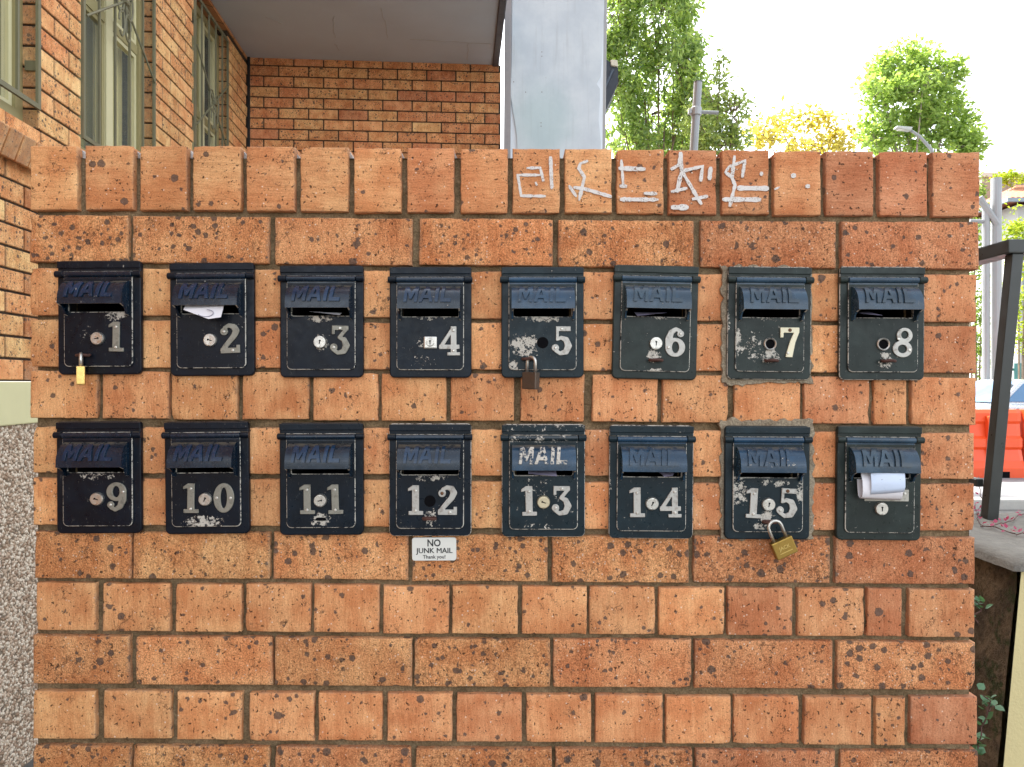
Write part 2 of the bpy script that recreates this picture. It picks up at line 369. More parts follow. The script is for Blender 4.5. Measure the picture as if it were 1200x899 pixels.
def brick_mesh(w, h, dep, rnd, rough=.0014, chip=.5):
    """front face in x,z at y=0 (towards -y), centred; worn arrises and a slightly uneven outline"""
    def ticks(L, step):
        e = [0, .0007, .0019]; n = max(2, int((L - .0038) / step)); mid = [.0019 + (L - .0038) * i / n for i in range(1, n)]
        return e + mid + [L - a for a in reversed(e)]
    us, vs = ticks(w, .0095), ticks(h, .0085); nu, nv = len(us), len(vs)
    so = rnd.uniform(0, 500); V = []; F = []
    chips = []
    for _ in range(rnd.choice((1, 2, 3, 4, 5)) if rnd.random() < chip + .2 else rnd.choice((0, 1))):
        sd_ = rnd.randrange(4); a = rnd.random()
        c = (a * w, 0) if sd_ == 0 else (a * w, h) if sd_ == 1 else (0, a * h) if sd_ == 2 else (w, a * h)
        if rnd.random() < .4: c = (rnd.choice((0, w)), rnd.choice((0, h)))
        chips.append((c, rnd.uniform(.005, .017), rnd.uniform(.002, .006)))
    bow = rnd.uniform(-.0008, .0008)
    for j, z in enumerate(vs):
        for i, x in enumerate(us):
            ri = min(i, nu - 1 - i, j, nv - 1 - j)
            dep0 = (.0024, .0005, .0)[ri] if ri < 3 else 0.0
            n1 = mnoise.noise(Vector((x * 90 + so, z * 90, 1.3))); n2 = mnoise.noise(Vector((x * 90 + so, z * 90, 7.7)))
            n3 = mnoise.noise(Vector((x * 30 + so, z * 30, 3.1)))
            px_, pz_ = x, z
            if ri == 0: px_ += n1 * rough; pz_ += n2 * rough
            elif ri < 3: px_ += n1 * rough * .6; pz_ += n2 * rough * .6
            yy = dep0 + n3 * .0005 + bow * (1 - (2 * x / w - 1) ** 2)
            for (c, r_, dp) in chips:
                q = math.hypot(x - c[0], z - c[1]) / r_
                if q < 1:
                    yy += dp * (1 - q); cxv = (w / 2 - x); czv = (h / 2 - z); L = math.hypot(cxv, czv) + 1e-6
                    if ri == 0: px_ += cxv / L * dp * .5 * (1 - q); pz_ += czv / L * dp * .5 * (1 - q)
            V.append((px_ - w / 2, yy, pz_ - h / 2))
    for j in range(nv - 1):
        for i in range(nu - 1):
            a = j * nu + i; F.append((a, a + 1, a + nu + 1, a + nu))
    ring = [i for i in range(nu)] + [j * nu + nu - 1 for j in range(1, nv)] + [(nv - 1) * nu + i for i in range(nu - 2, -1, -1)] + [j * nu for j in range(nv - 2, 0, -1)]
    b = len(V)
    for i in ring: V.append((V[i][0], dep, V[i][2]))
    m = len(ring)
    for k in range(m): F.append((ring[(k + 1) % m], ring[k], b + k, b + (k + 1) % m))
    F.append(tuple(b + k for k in range(m)))
    me = mesh(V, F); me.polygons.foreach_set('use_smooth', [True] * len(me.polygons))
    return me

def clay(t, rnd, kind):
    """colour of one brick; t = 0 tan ... 1 red"""
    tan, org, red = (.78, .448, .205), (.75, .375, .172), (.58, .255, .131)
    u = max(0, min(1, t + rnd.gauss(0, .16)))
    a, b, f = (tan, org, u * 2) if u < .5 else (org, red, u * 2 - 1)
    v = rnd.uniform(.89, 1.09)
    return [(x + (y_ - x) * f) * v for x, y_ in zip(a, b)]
rnd = random.Random(5)
WALL_T = .23
for (kind, spans, y0, y1) in rows:
    for (x0, x1) in spans:
        xm = (x0 + x1) / 2; dy = tilt_y(xm)
        w, h = (x1 - x0) * S, (y1 - y0) * S
        px = (xm - 600) * S; pz = CAM_H - ((y0 + y1) / 2 + dy - 449.5) * S + rnd.gauss(0, .0006)
        t = .15 + .62 * (xm - 36) / 1112 + (.10 if kind == 'rowlock' else 0)  # redder to the right: the wall's light partly put into brick colour
        depth = WALL_T if kind != 'cut' else .10
        py = rnd.uniform(-.0012, .0012)
        if kind == 'rowlock':
            me = brick_mesh(h, w, WALL_T, rnd)      # a header laid on edge: its grain runs across
            o = link('brick', me, M_BRICK, wall, (px, py - .115, pz), (0, R(90), 0))
            al = .10
        else:
            me = brick_mesh(w, h, depth, rnd)
            o = link('brick', me, M_BRICK, wall, (px, py - .115, pz), (0, R(rnd.gauss(.35, .15)) if kind != 'cut' else 0, 0))
            al = {'str': .62, 'hdr': .15, 'cut': .17}[kind] * rnd.uniform(.7, 1.3)
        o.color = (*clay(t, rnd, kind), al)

# mortar: a rough recessed sheet with openings for the boxes, plus the wall's ends, top and back
def mortar_core():
    x0, x1 = (40 - 600) * S, (1140 - 600) * S; z0, z1 = 0.0, CAM_H - (183.5 - 449.5) * S
    zrow = CAM_H - (247 - 449.5) * S; st = .0075; nx = int((x1 - x0) / st); nz = int((z1 - z0) / st); V = []; F = []; bad = set()
    holes = [((a + 15 - 600) * S, (b - 15 - 600) * S, CAM_H - (d - 12 - 449.5) * S, CAM_H - (c + 14 - 449.5) * S) for a, b, c, d, _ in BOXES]
    for j in range(nz + 1):
        for i in range(nx + 1):
            x = x0 + (x1 - x0) * i / nx; z = z0 + (z1 - z0) * j / nz
            n = mnoise.noise(Vector((x * 22, z * 22, .5))) * .0022 + mnoise.noise(Vector((x * 85, z * 85, 2.5))) * .0014
            V.append((x, .0105 + n - .115 + (.003 if z > zrow else 0), z))
    for j in range(nz):
        for i in range(nx):
            x = x0 + (x1 - x0) * (i + .5) / nx; z = z0 + (z1 - z0) * (j + .5) / nz
            if any(h[0] < x < h[1] and h[2] < z < h[3] for h in holes): continue
            a = j * (nx + 1) + i; F.append((a, a + 1, a + nx + 2, a + nx + 1))
    mb = MB(); mb.v = V; mb.f = F
    yb, yf = WALL_T - .008 - .115, .0105 - .115
    for q in ([(x0, yf, z0), (x0, yf, z1), (x0, yb, z1), (x0, yb, z0)], [(x1, yf, z0), (x1, yb, z0), (x1, yb, z1), (x1, yf, z1)],
              [(x0, yb, z0), (x0, yb, z1), (x1, yb, z1), (x1, yb, z0)], [(x0, yf, z1), (x1, yf, z1), (x1, yb, z1), (x0, yb, z1)]):
        mb.add(q, [(0, 1, 2, 3)])
    return mb.me(fix=False)
mo = link('mortar', mortar_core(), M_MORTAR, wall, smooth=True)
# white wedges atop the coping joints, standing in for sky seen through the gaps
rj = random.Random(3); mb = MB()
for (a, b) in zip(rowlock, rowlock[1:]):
    x0, x1 = (a[1] - .8 - 600) * S, (b[0] + .8 - 600) * S; zt = CAM_H - (174 + tilt_y(a[1]) - 449.5) * S
    hgt = [rj.uniform(.004, .011), rj.uniform(.008, .012), rj.uniform(.005, .012)]
    mb.add([(x0, .016 - .115, zt - .025), (x1, .016 - .115, zt - .025), (x1, .016 - .115, zt - hgt[2]), ((x0 + x1) / 2, .018 - .115, zt - hgt[1] - .004), (x0, .016 - .115, zt - hgt[0] + .004),
            (x0, .108, zt - .025), (x1, .108, zt - .025), (x1, .108, zt - hgt[2]), ((x0 + x1) / 2, .108, zt - hgt[1] - .004), (x0, .108, zt - hgt[0] + .004)],
           [(0, 1, 2, 3, 4), (9, 8, 7, 6, 5), (4, 3, 8, 9), (3, 2, 7, 8), (0, 4, 9, 5), (1, 6, 7, 2)])
link('sky_gap_wedge', mb.me(), mat_mortar('sky white gap', (.45, .43, .40), (.7, .68, .64)), wall)

# cement smears round two of the boxes
def noisy_rect(x0, x1, z0, z1, amp, seed, n=26):
    r_ = random.Random(seed); pts = []
    per = [(x0, z0, x1, z0), (x1, z0, x1, z1), (x1, z1, x0, z1), (x0, z1, x0, z0)]
    for (a, b, c, d) in per:
        for i in range(n):
            t = i / n; x = a + (c - a) * t; z = b + (d - b) * t
            L = math.hypot(c - a, d - b); nxv, nzv = (d - b) / L, -(c - a) / L
            o_ = amp * (mnoise.noise(Vector((x * 70 + seed, z * 70, 0))) + .5 * mnoise.noise(Vector((x * 220, z * 220, seed))))
            pts.append((x + nxv * o_, z + nzv * o_))
    return pts
for bi, mx0, mx1, mt, mbm, sd_ in ((6, 5.5, 3.0, 1, 5, 3), (14, 4, 6, 7, 0, 8)):
    a, b, c, d, _ = BOXES[bi]
    f = lambda p: (p - 600) * S
    g = lambda q: CAM_H - (q - 449.5) * S
    me = solid([noisy_rect(f(a - mx0), f(b + mx1), g(d + mbm), g(c - mt), .0065, sd_), noisy_rect(f(a + 12), f(b - 12), g(d - 10), g(c + 12), 0, 1, 2)], -.0035, .010, .0012)
    link('cement_smear', me, M_PATCH, wall, (0, -.115, 0))

# graffiti: white marker strokes on the coping bricks (photo pixels, widths in pixels)
def stroke_mesh(lines):
    mb = MB()
    for li, (pts, wd) in enumerate(lines):
        P = []
        for (x, yv) in pts: P.append(Vector(((x - 600) * S, CAM_H - (yv - 449.5) * S)))
        Q = []
        for a, b in zip(P, P[1:]):
            n = max(2, int((b - a).length / .004))
            for i in range(n): Q.append(a + (b - a) * i / n)
        Q.append(P[-1]); V = []; F = []
        for i, p in enumerate(Q):
            tg = (Q[min(i + 1, len(Q) - 1)] - Q[max(i - 1, 0)]).normalized(); nn = Vector((-tg.y, tg.x))
            hw = wd * 1.1 * S / 2 * (1 + .35 * mnoise.noise(Vector((p.x * 160, p.y * 160, 4))) + .35 * mnoise.noise(Vector((p.x * 420, p.y * 420, 9))))
            if i in (0, len(Q) - 1): hw *= .6
            for s_ in (1, -1): V.append((p.x + nn.x * hw * s_, -.0019 - .00012 * li - .115, p.y + nn.y * hw * s_))
            for s_ in (1, -1): V.append((p.x + nn.x * hw * s_, .0015 + .0001 * li - .115, p.y + nn.y * hw * s_))
        for i in range(len(Q) - 1):
            a = i * 4; F += [(a, a + 1, a + 5, a + 4), (a + 2, a, a + 4, a + 6), (a + 1, a + 3, a + 7, a + 5)]
        mb.add(V, F)
    return mb.me()
def zz(ox, oy, sc, pts): return [(ox + x / sc, oy + y_ / sc) for x, y_ in pts]
A = lambda p: zz(590, 165, 6.667, p)
B = lambda p: zz(770, 165, 6.316, p)
marks = [
    [(A([(180, 216), (287, 213), (312, 320)]), 3.0), (A([(330, 435), (138, 432), (112, 270), (285, 270)]), 3.0), (A([(367, 125), (378, 380)]), 3.6), (A([(250, 325), (262, 352)]), 3.2)],
    [(A([(660, 158), (600, 180), (588, 218), (632, 285), (590, 470)]), 3.4), (A([(510, 350), (570, 440)]), 3.0), (A([(545, 365), (640, 380), (845, 440)]), 3.6)],
    [(A([(920, 150), (935, 350)]), 3.0), (A([(905, 355), (965, 357)]), 4.2), (A([(897, 217), (1108, 224)]), 4.2), (A([(908, 460), (1210, 462)]), 4.2), (A([(1095, 412), (1200, 416)]), 3.6)],
    [(B([(100, 215), (160, 180), (168, 120)]), 3.6), (B([(172, 85), (180, 225), (145, 385)]), 4.2), (B([(100, 380), (222, 352)]), 3.2), (B([(180, 225), (225, 300), (328, 475)]), 3.6), (B([(255, 435), (375, 412)]), 3.4),
     (B([(190, 225), (335, 192), (320, 305)]), 3.4), (B([(395, 195), (385, 295)]), 4.2), (B([(100, 495), (232, 495)]), 5.2)],
    [(B([(572, 112), (552, 275), (575, 330), (535, 490)]), 3.4), (B([(552, 275), (505, 235), (530, 195), (648, 150), (628, 275)]), 3.2),
     (B([(590, 352), (825, 355)]), 5.2), (B([(480, 436), (768, 438)]), 5.0), (B([(772, 232), (768, 262)]), 3.2)],
    [(B([(865, 362), (905, 345)]), 2.4), (B([(988, 262), (1025, 258)]), 5.0), (B([(1095, 340), (1128, 338)]), 4.4)],
]
for m in marks: link('graffiti_mark', stroke_mesh(m), M_WHITE, wall)

# ------------------------------------------------------------------ mailboxes
# slab-serif numerals drawn as unions of strokes, traced to outlines
def numeral_outline(ch):
    cap = []; cut = []; rect = []; ell = []; poly = []
    if ch == '1': rect = [(11, 23, 0, 50), (5, 30, 0, 6.5)]; poly = [[(12, 50), (4, 44.5), (4, 40), (12, 42)]]
    elif ch == '2':
        cap = [[(8.5, 37, 3), (10, 43, 3.2), (17, 46.5, 3.5), (25, 44, 5), (28.5, 37, 5.6), (25, 29, 5), (17, 20, 4.4), (9, 11, 4), (5, 5, 4)]]
        ell = [(8.5, 36.5, 6.5, 6.5)]; rect = [(1.5, 34, 0, 9), (28, 34, 0, 13.5)]
    elif ch == '3':
        rect = [(4, 32, 42, 50), (4, 9, 35, 50)]
        cap = [[(29, 45, 3.2), (17, 30, 3.2)], [(17, 29.5, 2.6), (25, 26, 4.6), (29, 16.5, 5.8), (25, 6.5, 4.8), (15, 3.5, 3.4), (7, 9, 3)]]; ell = [(7.8, 13, 6.3, 6.3)]
    elif ch == '4': rect = [(21, 31, 0, 50), (1, 36, 11, 18.5), (15, 37, 0, 5.5)]; cap = [[(4, 14.5, 3.4), (25, 47, 3)]]
    elif ch == '5':
        rect = [(8, 33, 41.5, 50), (8, 13, 25, 50)]
        cap = [[(10.5, 27, 2.4), (17, 30.5, 3.3), (25.5, 27, 5), (29.5, 16.5, 6), (25.5, 6.5, 5), (15.5, 3.4, 3.4), (8, 8, 3)]]; ell = [(7.3, 13, 6.3, 6.3)]
    elif ch in '69':
        ell = [(18, 16, 16.5, 16), (27, 38.5, 5.8, 5.8)]; cap = [[(7.5, 18, 6), (7.5, 30, 6), (11.5, 41, 4.6), (19, 46.3, 3.5), (26, 43.5, 3)]]; cut = [(18.5, 16, 5.8, 9.5)]
    elif ch == '7': rect = [(2, 34, 41, 50), (2, 7.5, 33, 50)]; cap = [[(30, 43, 4), (23, 26, 4.6), (18, 5.5, 5.6)]]; poly = [[(12.4, 7), (23.6, 7), (23, 0), (11.5, 0)]]
    elif ch == '8': ell = [(18, 37, 13, 13), (18, 14, 16, 14)]; cut = [(18, 38, 6, 6.5), (18, 14, 7.5, 7)]
    elif ch == '0': ell = [(18, 25, 17.3, 25)]; cut = [(18, 25, 5.3, 17.5)]
    def sdf(x, y):
        d = 1e9
        for c in cap:
            for (ax, ay, ar), (bx, by, br) in zip(c, c[1:]):
                vx, vy = bx - ax, by - ay; h = max(0, min(1, ((x - ax) * vx + (y - ay) * vy) / (vx * vx + vy * vy)))
                d = min(d, math.hypot(x - ax - vx * h, y - ay - vy * h) - (ar + (br - ar) * h))
        for (x0, x1, y0, y1) in rect: d = min(d, max(x0 - x, x - x1, y0 - y, y - y1))
        for (cx, cy, rx, ry) in ell: d = min(d, (math.hypot((x - cx) / rx, (y - cy) / ry) - 1) * min(rx, ry))
        for p in poly:
            q = -1e9; ar = sum(p[i][0] * p[(i + 1) % len(p)][1] - p[(i + 1) % len(p)][0] * p[i][1] for i in range(len(p)))
            for (ax, ay), (bx, by) in zip(p, p[1:] + p[:1]):
                L = math.hypot(bx - ax, by - ay); s_ = ((bx - ax) * (y - ay) - (by - ay) * (x - ax)) / L
                q = max(q, -s_ if ar > 0 else s_)
            d = min(d, q)
        for (cx, cy, rx, ry) in cut: d = max(d, (1 - math.hypot((x - cx) / rx, (y - cy) / ry)) * min(rx, ry))
        return d
    st = .75; x0, y0 = -4.1, -3.1; nx, ny = int(46 / st), int(58 / st)
    G = [[sdf(x0 + i * st, y0 + j * st) for i in range(nx + 1)] for j in range(ny + 1)]
    seg = {}
    def ip(i, j, k, l):
        a, b = G[j][i], G[l][k]; t = a / (a - b); return (x0 + (i + (k - i) * t) * st, y0 + (j + (l - j) * t) * st)
    for j in range(ny):
        for i in range(nx):
            c = [(i, j), (i + 1, j), (i + 1, j + 1), (i, j + 1)]; ins = [G[b][a] < 0 for a, b in c]; cr = []
            for e in range(4):
                a, b = c[e], c[(e + 1) % 4]
                if ins[e] != ins[(e + 1) % 4]:
                    key = (min(a, b), max(a, b)); cr.append((key, ip(*key[0], *key[1]), ins[e]))
            if len(cr) == 2:
                a, b = (cr[0], cr[1]) if cr[0][2] else (cr[1], cr[0]); seg[a[0]] = (a[1], b[0])
            elif len(cr) == 4:
                for q in range(4):
                    if cr[q][2]: seg[cr[q][0]] = (cr[q][1], cr[(q + 1) % 4][0])
    loops = []
    while seg:
        k0 = next(iter(seg)); k = k0; lp = []
        while k in seg:
            p, nk = seg.pop(k); lp.append(p); k = nk
        if len(lp) > 8: loops.append(lp)
    if ch == '9': loops = [[(36 - x, 50 - y) for x, y in lp] for lp in loops]
    return [[((x - 18) * .001, (y - 25) * .001) for x, y in lp] for lp in loops]
NUM_SCREWS = {'0': [(-.0115, 0), (.0115, 0)], '1': [(-.001, .016), (-.001, -.018)], '2': [(-.0095, .0115), (.004, -.0205)], '3': [(0, .0205), (-.010, -.012)],
              '4': [(.008, .018), (.008, -.017)], '5': [(0, .0205), (-.0105, -.012)], '6': [(.009, .0135), (-.0115, -.009)], '7': [(0, .0205), (-.003, -.018)],
              '8': [(-.0095, .0045), (.0115, -.011)], '9': [(-.009, -.0135), (.0115, .009)]}
NUM_ME = {}
def numeral_mesh(ch, mat):
    k = (ch, mat.name)
    if k not in NUM_ME:
        me = solid(numeral_outline(ch), -.0032, 0, .0008); me.materials.append(mat); NUM_ME[k] = me
    return NUM_ME[k]
# a small round-head screw
sv = MB(); sv.tube([(0, -.0002, 0), (0, -.0012, 0), (0, -.0019, 0)], [.0026, .0024, .0014], 10); SCREW_ME = sv.me()
SCREW_ME.materials.append(mat_metal('screw steel', (.72, .70, .64), .35, .8, .4))
sv2 = MB(); sv2.tube([(0, -.0002, 0), (0, -.0012, 0), (0, -.0019, 0)], [.0031, .0028, .0014], 10); SCREW_RUST = sv2.me(); SCREW_RUST.materials.append(mat_metal('rusted screw', (.16, .07, .03), .6, .3, .5))

PT = .0955         # half height of the plate; z measured from the box centre
def zt(mm): return PT - mm / 1000.0
PLATE = solid([rrect(.1415, .191, .009, rt=.007), rrect(.100, .150, .002, 0, -.006, 2)], -.0085, .001, .0022, 2)
DOOR = solid([rrect(.1165, .160, .0085, 0, zt(18) - .080, rt=.001), rrect(.098, .025, .002, 0, zt(73.5), 2)], -.0125, -.0085, .0014, 1)
for m_ in (PLATE, DOOR):
    for p in m_.polygons:
        p.material_index = 1 if .12 < abs(p.normal.y) < .93 and p.center.y < -.006 else 0
CAPR = MB()   # rolled ridge above the hinge
CAPR.prism([(-.0705, zt(1.5)), (.0705, zt(1.5)), (.0705, zt(13)), (-.0705, zt(13))], -.0108, -.0075)
CAP = bevel_me(CAPR.me(), .0014, 2)
hk = MB(); KNUCKLES = []
for s in (-1, 1):
    mb = MB(); mb.tube([(s * .0590, -.0115, zt(23)), (s * .0600, -.0115, zt(23)), (s * .0718, -.0115, zt(23)), (s * .0728, -.0115, zt(23))], [.0048, .0056, .0056, .0046], 14)
    mb.box(s * .0655 - .0055, s * .0655 + .0055, -.0115, -.006, zt(28), zt(18))
    KNUCKLES.append(mb.me())
BAR = MB(); BAR.tube([(-.0582, -.0125, zt(23.5)), (-.0575, -.0125, zt(23.5)), (.0575, -.0125, zt(23.5)), (.0582, -.0125, zt(23.5))], [.0042, .005, .005, .0042], 14)
BAR.box(-.057, .057, -.0128, -.0085, zt(31), zt(22)); BAR = BAR.me()
# hood: quarter-round shell with lip and cheeks
HW = .0530
def hood_profile(off=0.0, n=14):
    """(y, z) from the door outwards over the curve and down the lip; off pushes along the normal"""
    pr = [(-.0115, zt(35.0) + off)]
    cy_, cz_, ry_, rz_ = -.0085, zt(68.5), .0315, .0340
    for i in range(n + 1):
        a = R(79 - 76 * i / n); pr.append((cy_ - (ry_ + off) * math.cos(a), cz_ + (rz_ + off) * math.sin(a)))
    pr += [(-.0402 - off, zt(70)), (-.0405 - off, zt(75))]
    return pr
def hood_mesh():
    o_, i_ = hood_profile(0), hood_profile(-.0022); n = len(o_); mb = MB(); V = []
    for s in (-1, 1):
        V += [(s * HW, y_, z_) for y_, z_ in o_]; V += [(s * HW, y_, z_) for y_, z_ in i_]
    F = []
    for k in range(n - 1):
        F += [(k, k + 1, 2 * n + k + 1, 2 * n + k), (n + k, 3 * n + k, 3 * n + k + 1, n + k + 1), (k, n + k, n + k + 1, k + 1), (2 * n + k, 2 * n + k + 1, 3 * n + k + 1, 3 * n + k)]
    F += [(n - 1, 2 * n - 1, 4 * n - 1, 3 * n - 1)]
    mb.add(V, F)
    # cheeks under the curve, sweeping back to the door below the slot
    for s in (-1, 1):
        pr = hood_profile(-.0006); ch = pr + [(-.0370, zt(76)), (-.0300, zt(78.5)), (-.0245, zt(83)), (-.0205, zt(91)), (-.0115, zt(93))]
        a, b = (s * HW, s * (HW - .0026))
        m = len(ch); V = [(a * .999, y_, z_) for y_, z_ in ch] + [(b, y_, z_) for y_, z_ in ch]
        mb.add(V, [tuple(range(m)), tuple(range(2 * m - 1, m - 1, -1))] + [(i, i + m, (i + 1) % m + m, (i + 1) % m) for i in range(m)])
    return mb.me()
HOOD = hood_mesh()
for p in HOOD.polygons: p.material_index = 1 if (abs(p.normal.z) > .8 and p.center.z < zt(72)) else 0
def hood_surface(u, arc, h):
    pr = hood_profile(h, 20); r0 = hood_profile(0, 20); acc = 0
    for (a, b, A_, B_) in zip(r0, r0[1:], pr, pr[1:]):
        L = math.hypot(b[0] - a[0], b[1] - a[1])
        if acc + L >= arc:
            t = (arc - acc) / L; return (u, A_[0] + (B_[0] - A_[0]) * t, A_[1] + (B_[1] - A_[1]) * t)
        acc += L
    return (u, pr[-1][0], pr[-1][1])
def arc_at(z):
    r0 = hood_profile(0, 20); acc = 0
    for a, b in zip(r0, r0[1:]):
        L = math.hypot(b[0] - a[0], b[1] - a[1])
        if b[1] <= z: return acc + L * (a[1] - z) / max(a[1] - b[1], 1e-6)
        acc += L
    return acc
A_LO, A_HI = arc_at(zt(64.5)), arc_at(zt(39.5))
def lettering():
    gl = {'M': [[(0, 0), (0, 1), (.26, 1), (.5, .48), (.74, 1), (1, 1), (1, 0), (.78, 0), (.78, .60), (.57, .16), (.43, .16), (.22, .60), (.22, 0)]],
          'A': [[(0, 0), (.37, 1), (.63, 1), (1, 0), (.77, 0), (.70, .2), (.30, .2), (.23, 0)], [(.37, .38), (.5, .74), (.63, .38)]],
          'I': [[(0, 0), (0, 1), (.24, 1), (.24, 0)]], 'L': [[(0, 0), (0, 1), (.24, 1), (.24, .2), (.76, .2), (.76, 0)]]}
    sp = []
    for ch, ox in (('M', 0), ('A', 1.12), ('I', 2.28), ('L', 2.70)): sp += [[(x + ox + .12 * y_, y_) for x, y_ in lp] for lp in gl[ch]]
    me = solid(sp, -.1, 0.0)
    for v in me.vertices: v.co = (v.co.x, v.co.z, -v.co.y - .05)
    b = bmesh.new(); b.from_mesh(me)
    xs = [v.co.x for v in b.verts]; ys = [v.co.y for v in b.verts]; x0, x1, y0, y1 = min(xs), max(xs), min(ys), max(ys)
    for k in range(1, 9):
        yy = y0 + (y1 - y0) * k / 9
        bmesh.ops.bisect_plane(b, geom=b.verts[:] + b.edges[:] + b.faces[:], plane_co=(0, yy, 0), plane_no=(0, 1, 0))
    for v in b.verts:
        u = (v.co.x - (x0 + x1) / 2) / (x1 - x0) * .080 - .002; q = (v.co.y - y0) / (y1 - y0)
        v.co = hood_surface(u, A_LO + (A_HI - A_LO) * q, .0030 if v.co.z > 0 else -.0004)
    b.to_mesh(me); b.free(); me.update(); return me
LETTERS = lettering()
# the steel sleeve inside the wall
SLEEVE = MB()
for (a, b_, c, d_) in ((-.052, -.050, -.085, .068), (.050, .052, -.085, .068), (-.052, .052, -.087, -.085), (-.052, .052, .068, .070)):
    SLEEVE.box(a, b_, -.004, .17, c, d_)
SLEEVE.box(-.052, .052, .170, .172, -.087, .070); SLEEVE = SLEEVE.me()
LOCKR = .0112
lk = MB(); lk.tube([(0, -.0115, 0), (0, -.0165, 0), (0, -.0185, 0), (0, -.0188, 0), (0, -.0175, 0), (0, -.0178, 0)], [LOCKR, LOCKR * .98, LOCKR * .88, .0080, .0074, .0045], 24); LOCK_ME = lk.me()
kh = MB(); kh.prism([(-.0007, -.0038), (.0007, -.0038), (.0009, .0012), (.0017, .0022), (.0013, .0038), (-.0013, .0038), (-.0017, .0022), (-.0009, .0012)], -.0190, -.0176); KEY_ME = kh.me(); KEY_ME.materials.append(M_BLACK)
rg = MB()
V = []; F = []
for (y_, r_) in ((-.0115, .0112), (-.0155, .0108), (-.0165, .0096), (-.0155, .0082), (-.0122, .0080)):
    V += [(r_ * math.cos(2 * math.pi * k / 24), y_, r_ * math.sin(2 * math.pi * k / 24)) for k in range(24)]
for i in range(4): F += [(i * 24 + k, i * 24 + (k + 1) % 24, (i + 1) * 24 + (k + 1) % 24, (i + 1) * 24 + k) for k in range(24)]
RING_ME = rg.add(V, F).me()
hl = MB(); hl.tube([(0, -.0128, 0), (0, -.0131, 0)], [.0082, .0082], 24); HOLE_ME = hl.me(); HOLE_ME.materials.append(M_BLACK)
hl = MB(); hl.tube([(0, -.0126, 0), (0, -.0130, 0)], [.0098, .0098], 24); HOLE_BIG = hl.me(); HOLE_BIG.materials.append(M_BLACK)
sq = bevel_me(MB().box(-.0115, .0115, -.0165, -.0120, -.0105, .0105).me(), .0025, 2)
hp = MB(); hp.tube([(.0105 * math.cos(a), -.0205 + .0070 * math.sin(a) * 1.0, .0005 * math.sin(3 * a)) for a in [2 * math.pi * k / 20 for k in range(21)]], .0024, 8, False); HASP_ME = hp.me(); HASP_ME.materials.append(M_RUST)

NAVY, NAVY2, NAVY_SKY, NAVY_SKY2 = (.0008, .0040, .0098), (.0011, .0054, .0115), (.0060, .0150, .0205), (.0150, .0225, .0205)  # sky reflection on the right-hand boxes put into their lighter paint colours
M_EDGE = mat_paint('paint worn along the edge', (.03, .034, .038), wear=.175)
UNDER_SLOT = (.004, zt(88), .045, .007, .10)
#        number  paint   lock     hasp x  digit material  patches on the door, label
SPEC = [
 ('1', NAVY, 'lock', -.021, 'old', [(-.03, zt(118), .03, .025, .05), (.028, zt(92), .028, .012, .16)], 'navy mailbox numbered 1, brass padlock hanging edge-on from its hasp'),
 ('2', NAVY, 'lock', None, 'old', [], 'navy mailbox numbered 2 with a white leaflet poking from the slot'),
 ('3', NAVY, 'scuff', None, 'old', [UNDER_SLOT, (0, zt(92), .036, .009, .15), (.001, zt(131), .018, .021, .17)], 'navy mailbox numbered 3 with paint torn away around its lock'),
 ('4', NAVY2, 'square', None, 'new', [UNDER_SLOT, (-.008, zt(163), .03, .016, .09), (-.017, zt(131), .012, .014, .12)], 'navy mailbox numbered 4 with a square lock plate'),
 ('5', NAVY_SKY, 'hole', -.024, 'new', [(0, zt(89), .045, .010, .15), (-.032, zt(132), .038, .024, .17), (-.03, zt(146), .034, .012, .14), (-.05, zt(168), .016, .016, .14)], 'mailbox numbered 5, badly scuffed, lock gone, steel padlock below'),
 ('6', NAVY_SKY2, 'lock', 0.0, 'new', [UNDER_SLOT, (-.003, zt(152), .016, .016, .19), (0, zt(178), .03, .007, .13)], 'mailbox numbered 6 with an empty rusty hasp'),
 ('7', NAVY_SKY2, 'ring', 0.0, 'cream', [UNDER_SLOT, (-.03, zt(135), .035, .035, .085), (0, zt(152), .022, .020, .15), (-.055, zt(128), .012, .03, .15)], 'mailbox with a cream 7, set in smeared cement'),
 ('8', NAVY_SKY2, 'ring', .005, 'new', [(.004, zt(158), .022, .022, .13), (.004, zt(150), .010, .008, .2)], 'mailbox numbered 8, numeral tilted, empty lock ring'),
 ('9', NAVY, 'lock', None, 'old', [(0, zt(92), .05, .012, .12), (.01, zt(172), .05, .012, .07)], 'navy mailbox numbered 9, below the one with the edge-on brass padlock'),
 ('10', NAVY, 'lock', None, 'old', [(-.004, zt(170), .055, .018, .17)], 'navy mailbox numbered 10 with its lower door scraped bare'),
 ('11', NAVY2, 'lock', None, 'old', [(0, zt(164), .024, .016, .17)], 'navy mailbox numbered 11 with bare metal around an empty slit'),
 ('12', NAVY2, 'hole', 0.0, 'new', [(0, zt(92), .045, .009, .14), (0, zt(160), .016, .022, .17), (-.04, zt(165), .025, .020, .085)], 'navy mailbox numbered 12 above the no junk mail sign, lock missing'),
 ('13', NAVY_SKY, 'brass', None, 'new', [(0, zt(110), .05, .05, .05), (0, zt(172), .05, .01, .06)], 'mailbox numbered 13 with white worn MAIL lettering'),
 ('14', NAVY_SKY, 'lock', None, 'new', [], 'mailbox numbered 14 between the white-lettered and the brass padlocked ones'),
 ('15', NAVY_SKY, 'lock', 0.0, 'new', [(-.048, zt(110), .018, .038, .15), (.01, zt(96), .05, .010, .11), (.052, zt(112), .010, .025, .15), (-.003, zt(153), .018, .014, .2), (-.015, zt(168), .02, .01, .12)], 'mailbox numbered 15 in smeared cement, brass padlock hanging askew'),
 ('', NAVY_SKY2, 'low', None, 'new', [], 'unnumbered mailbox with a curled leaflet in its slot'),
]
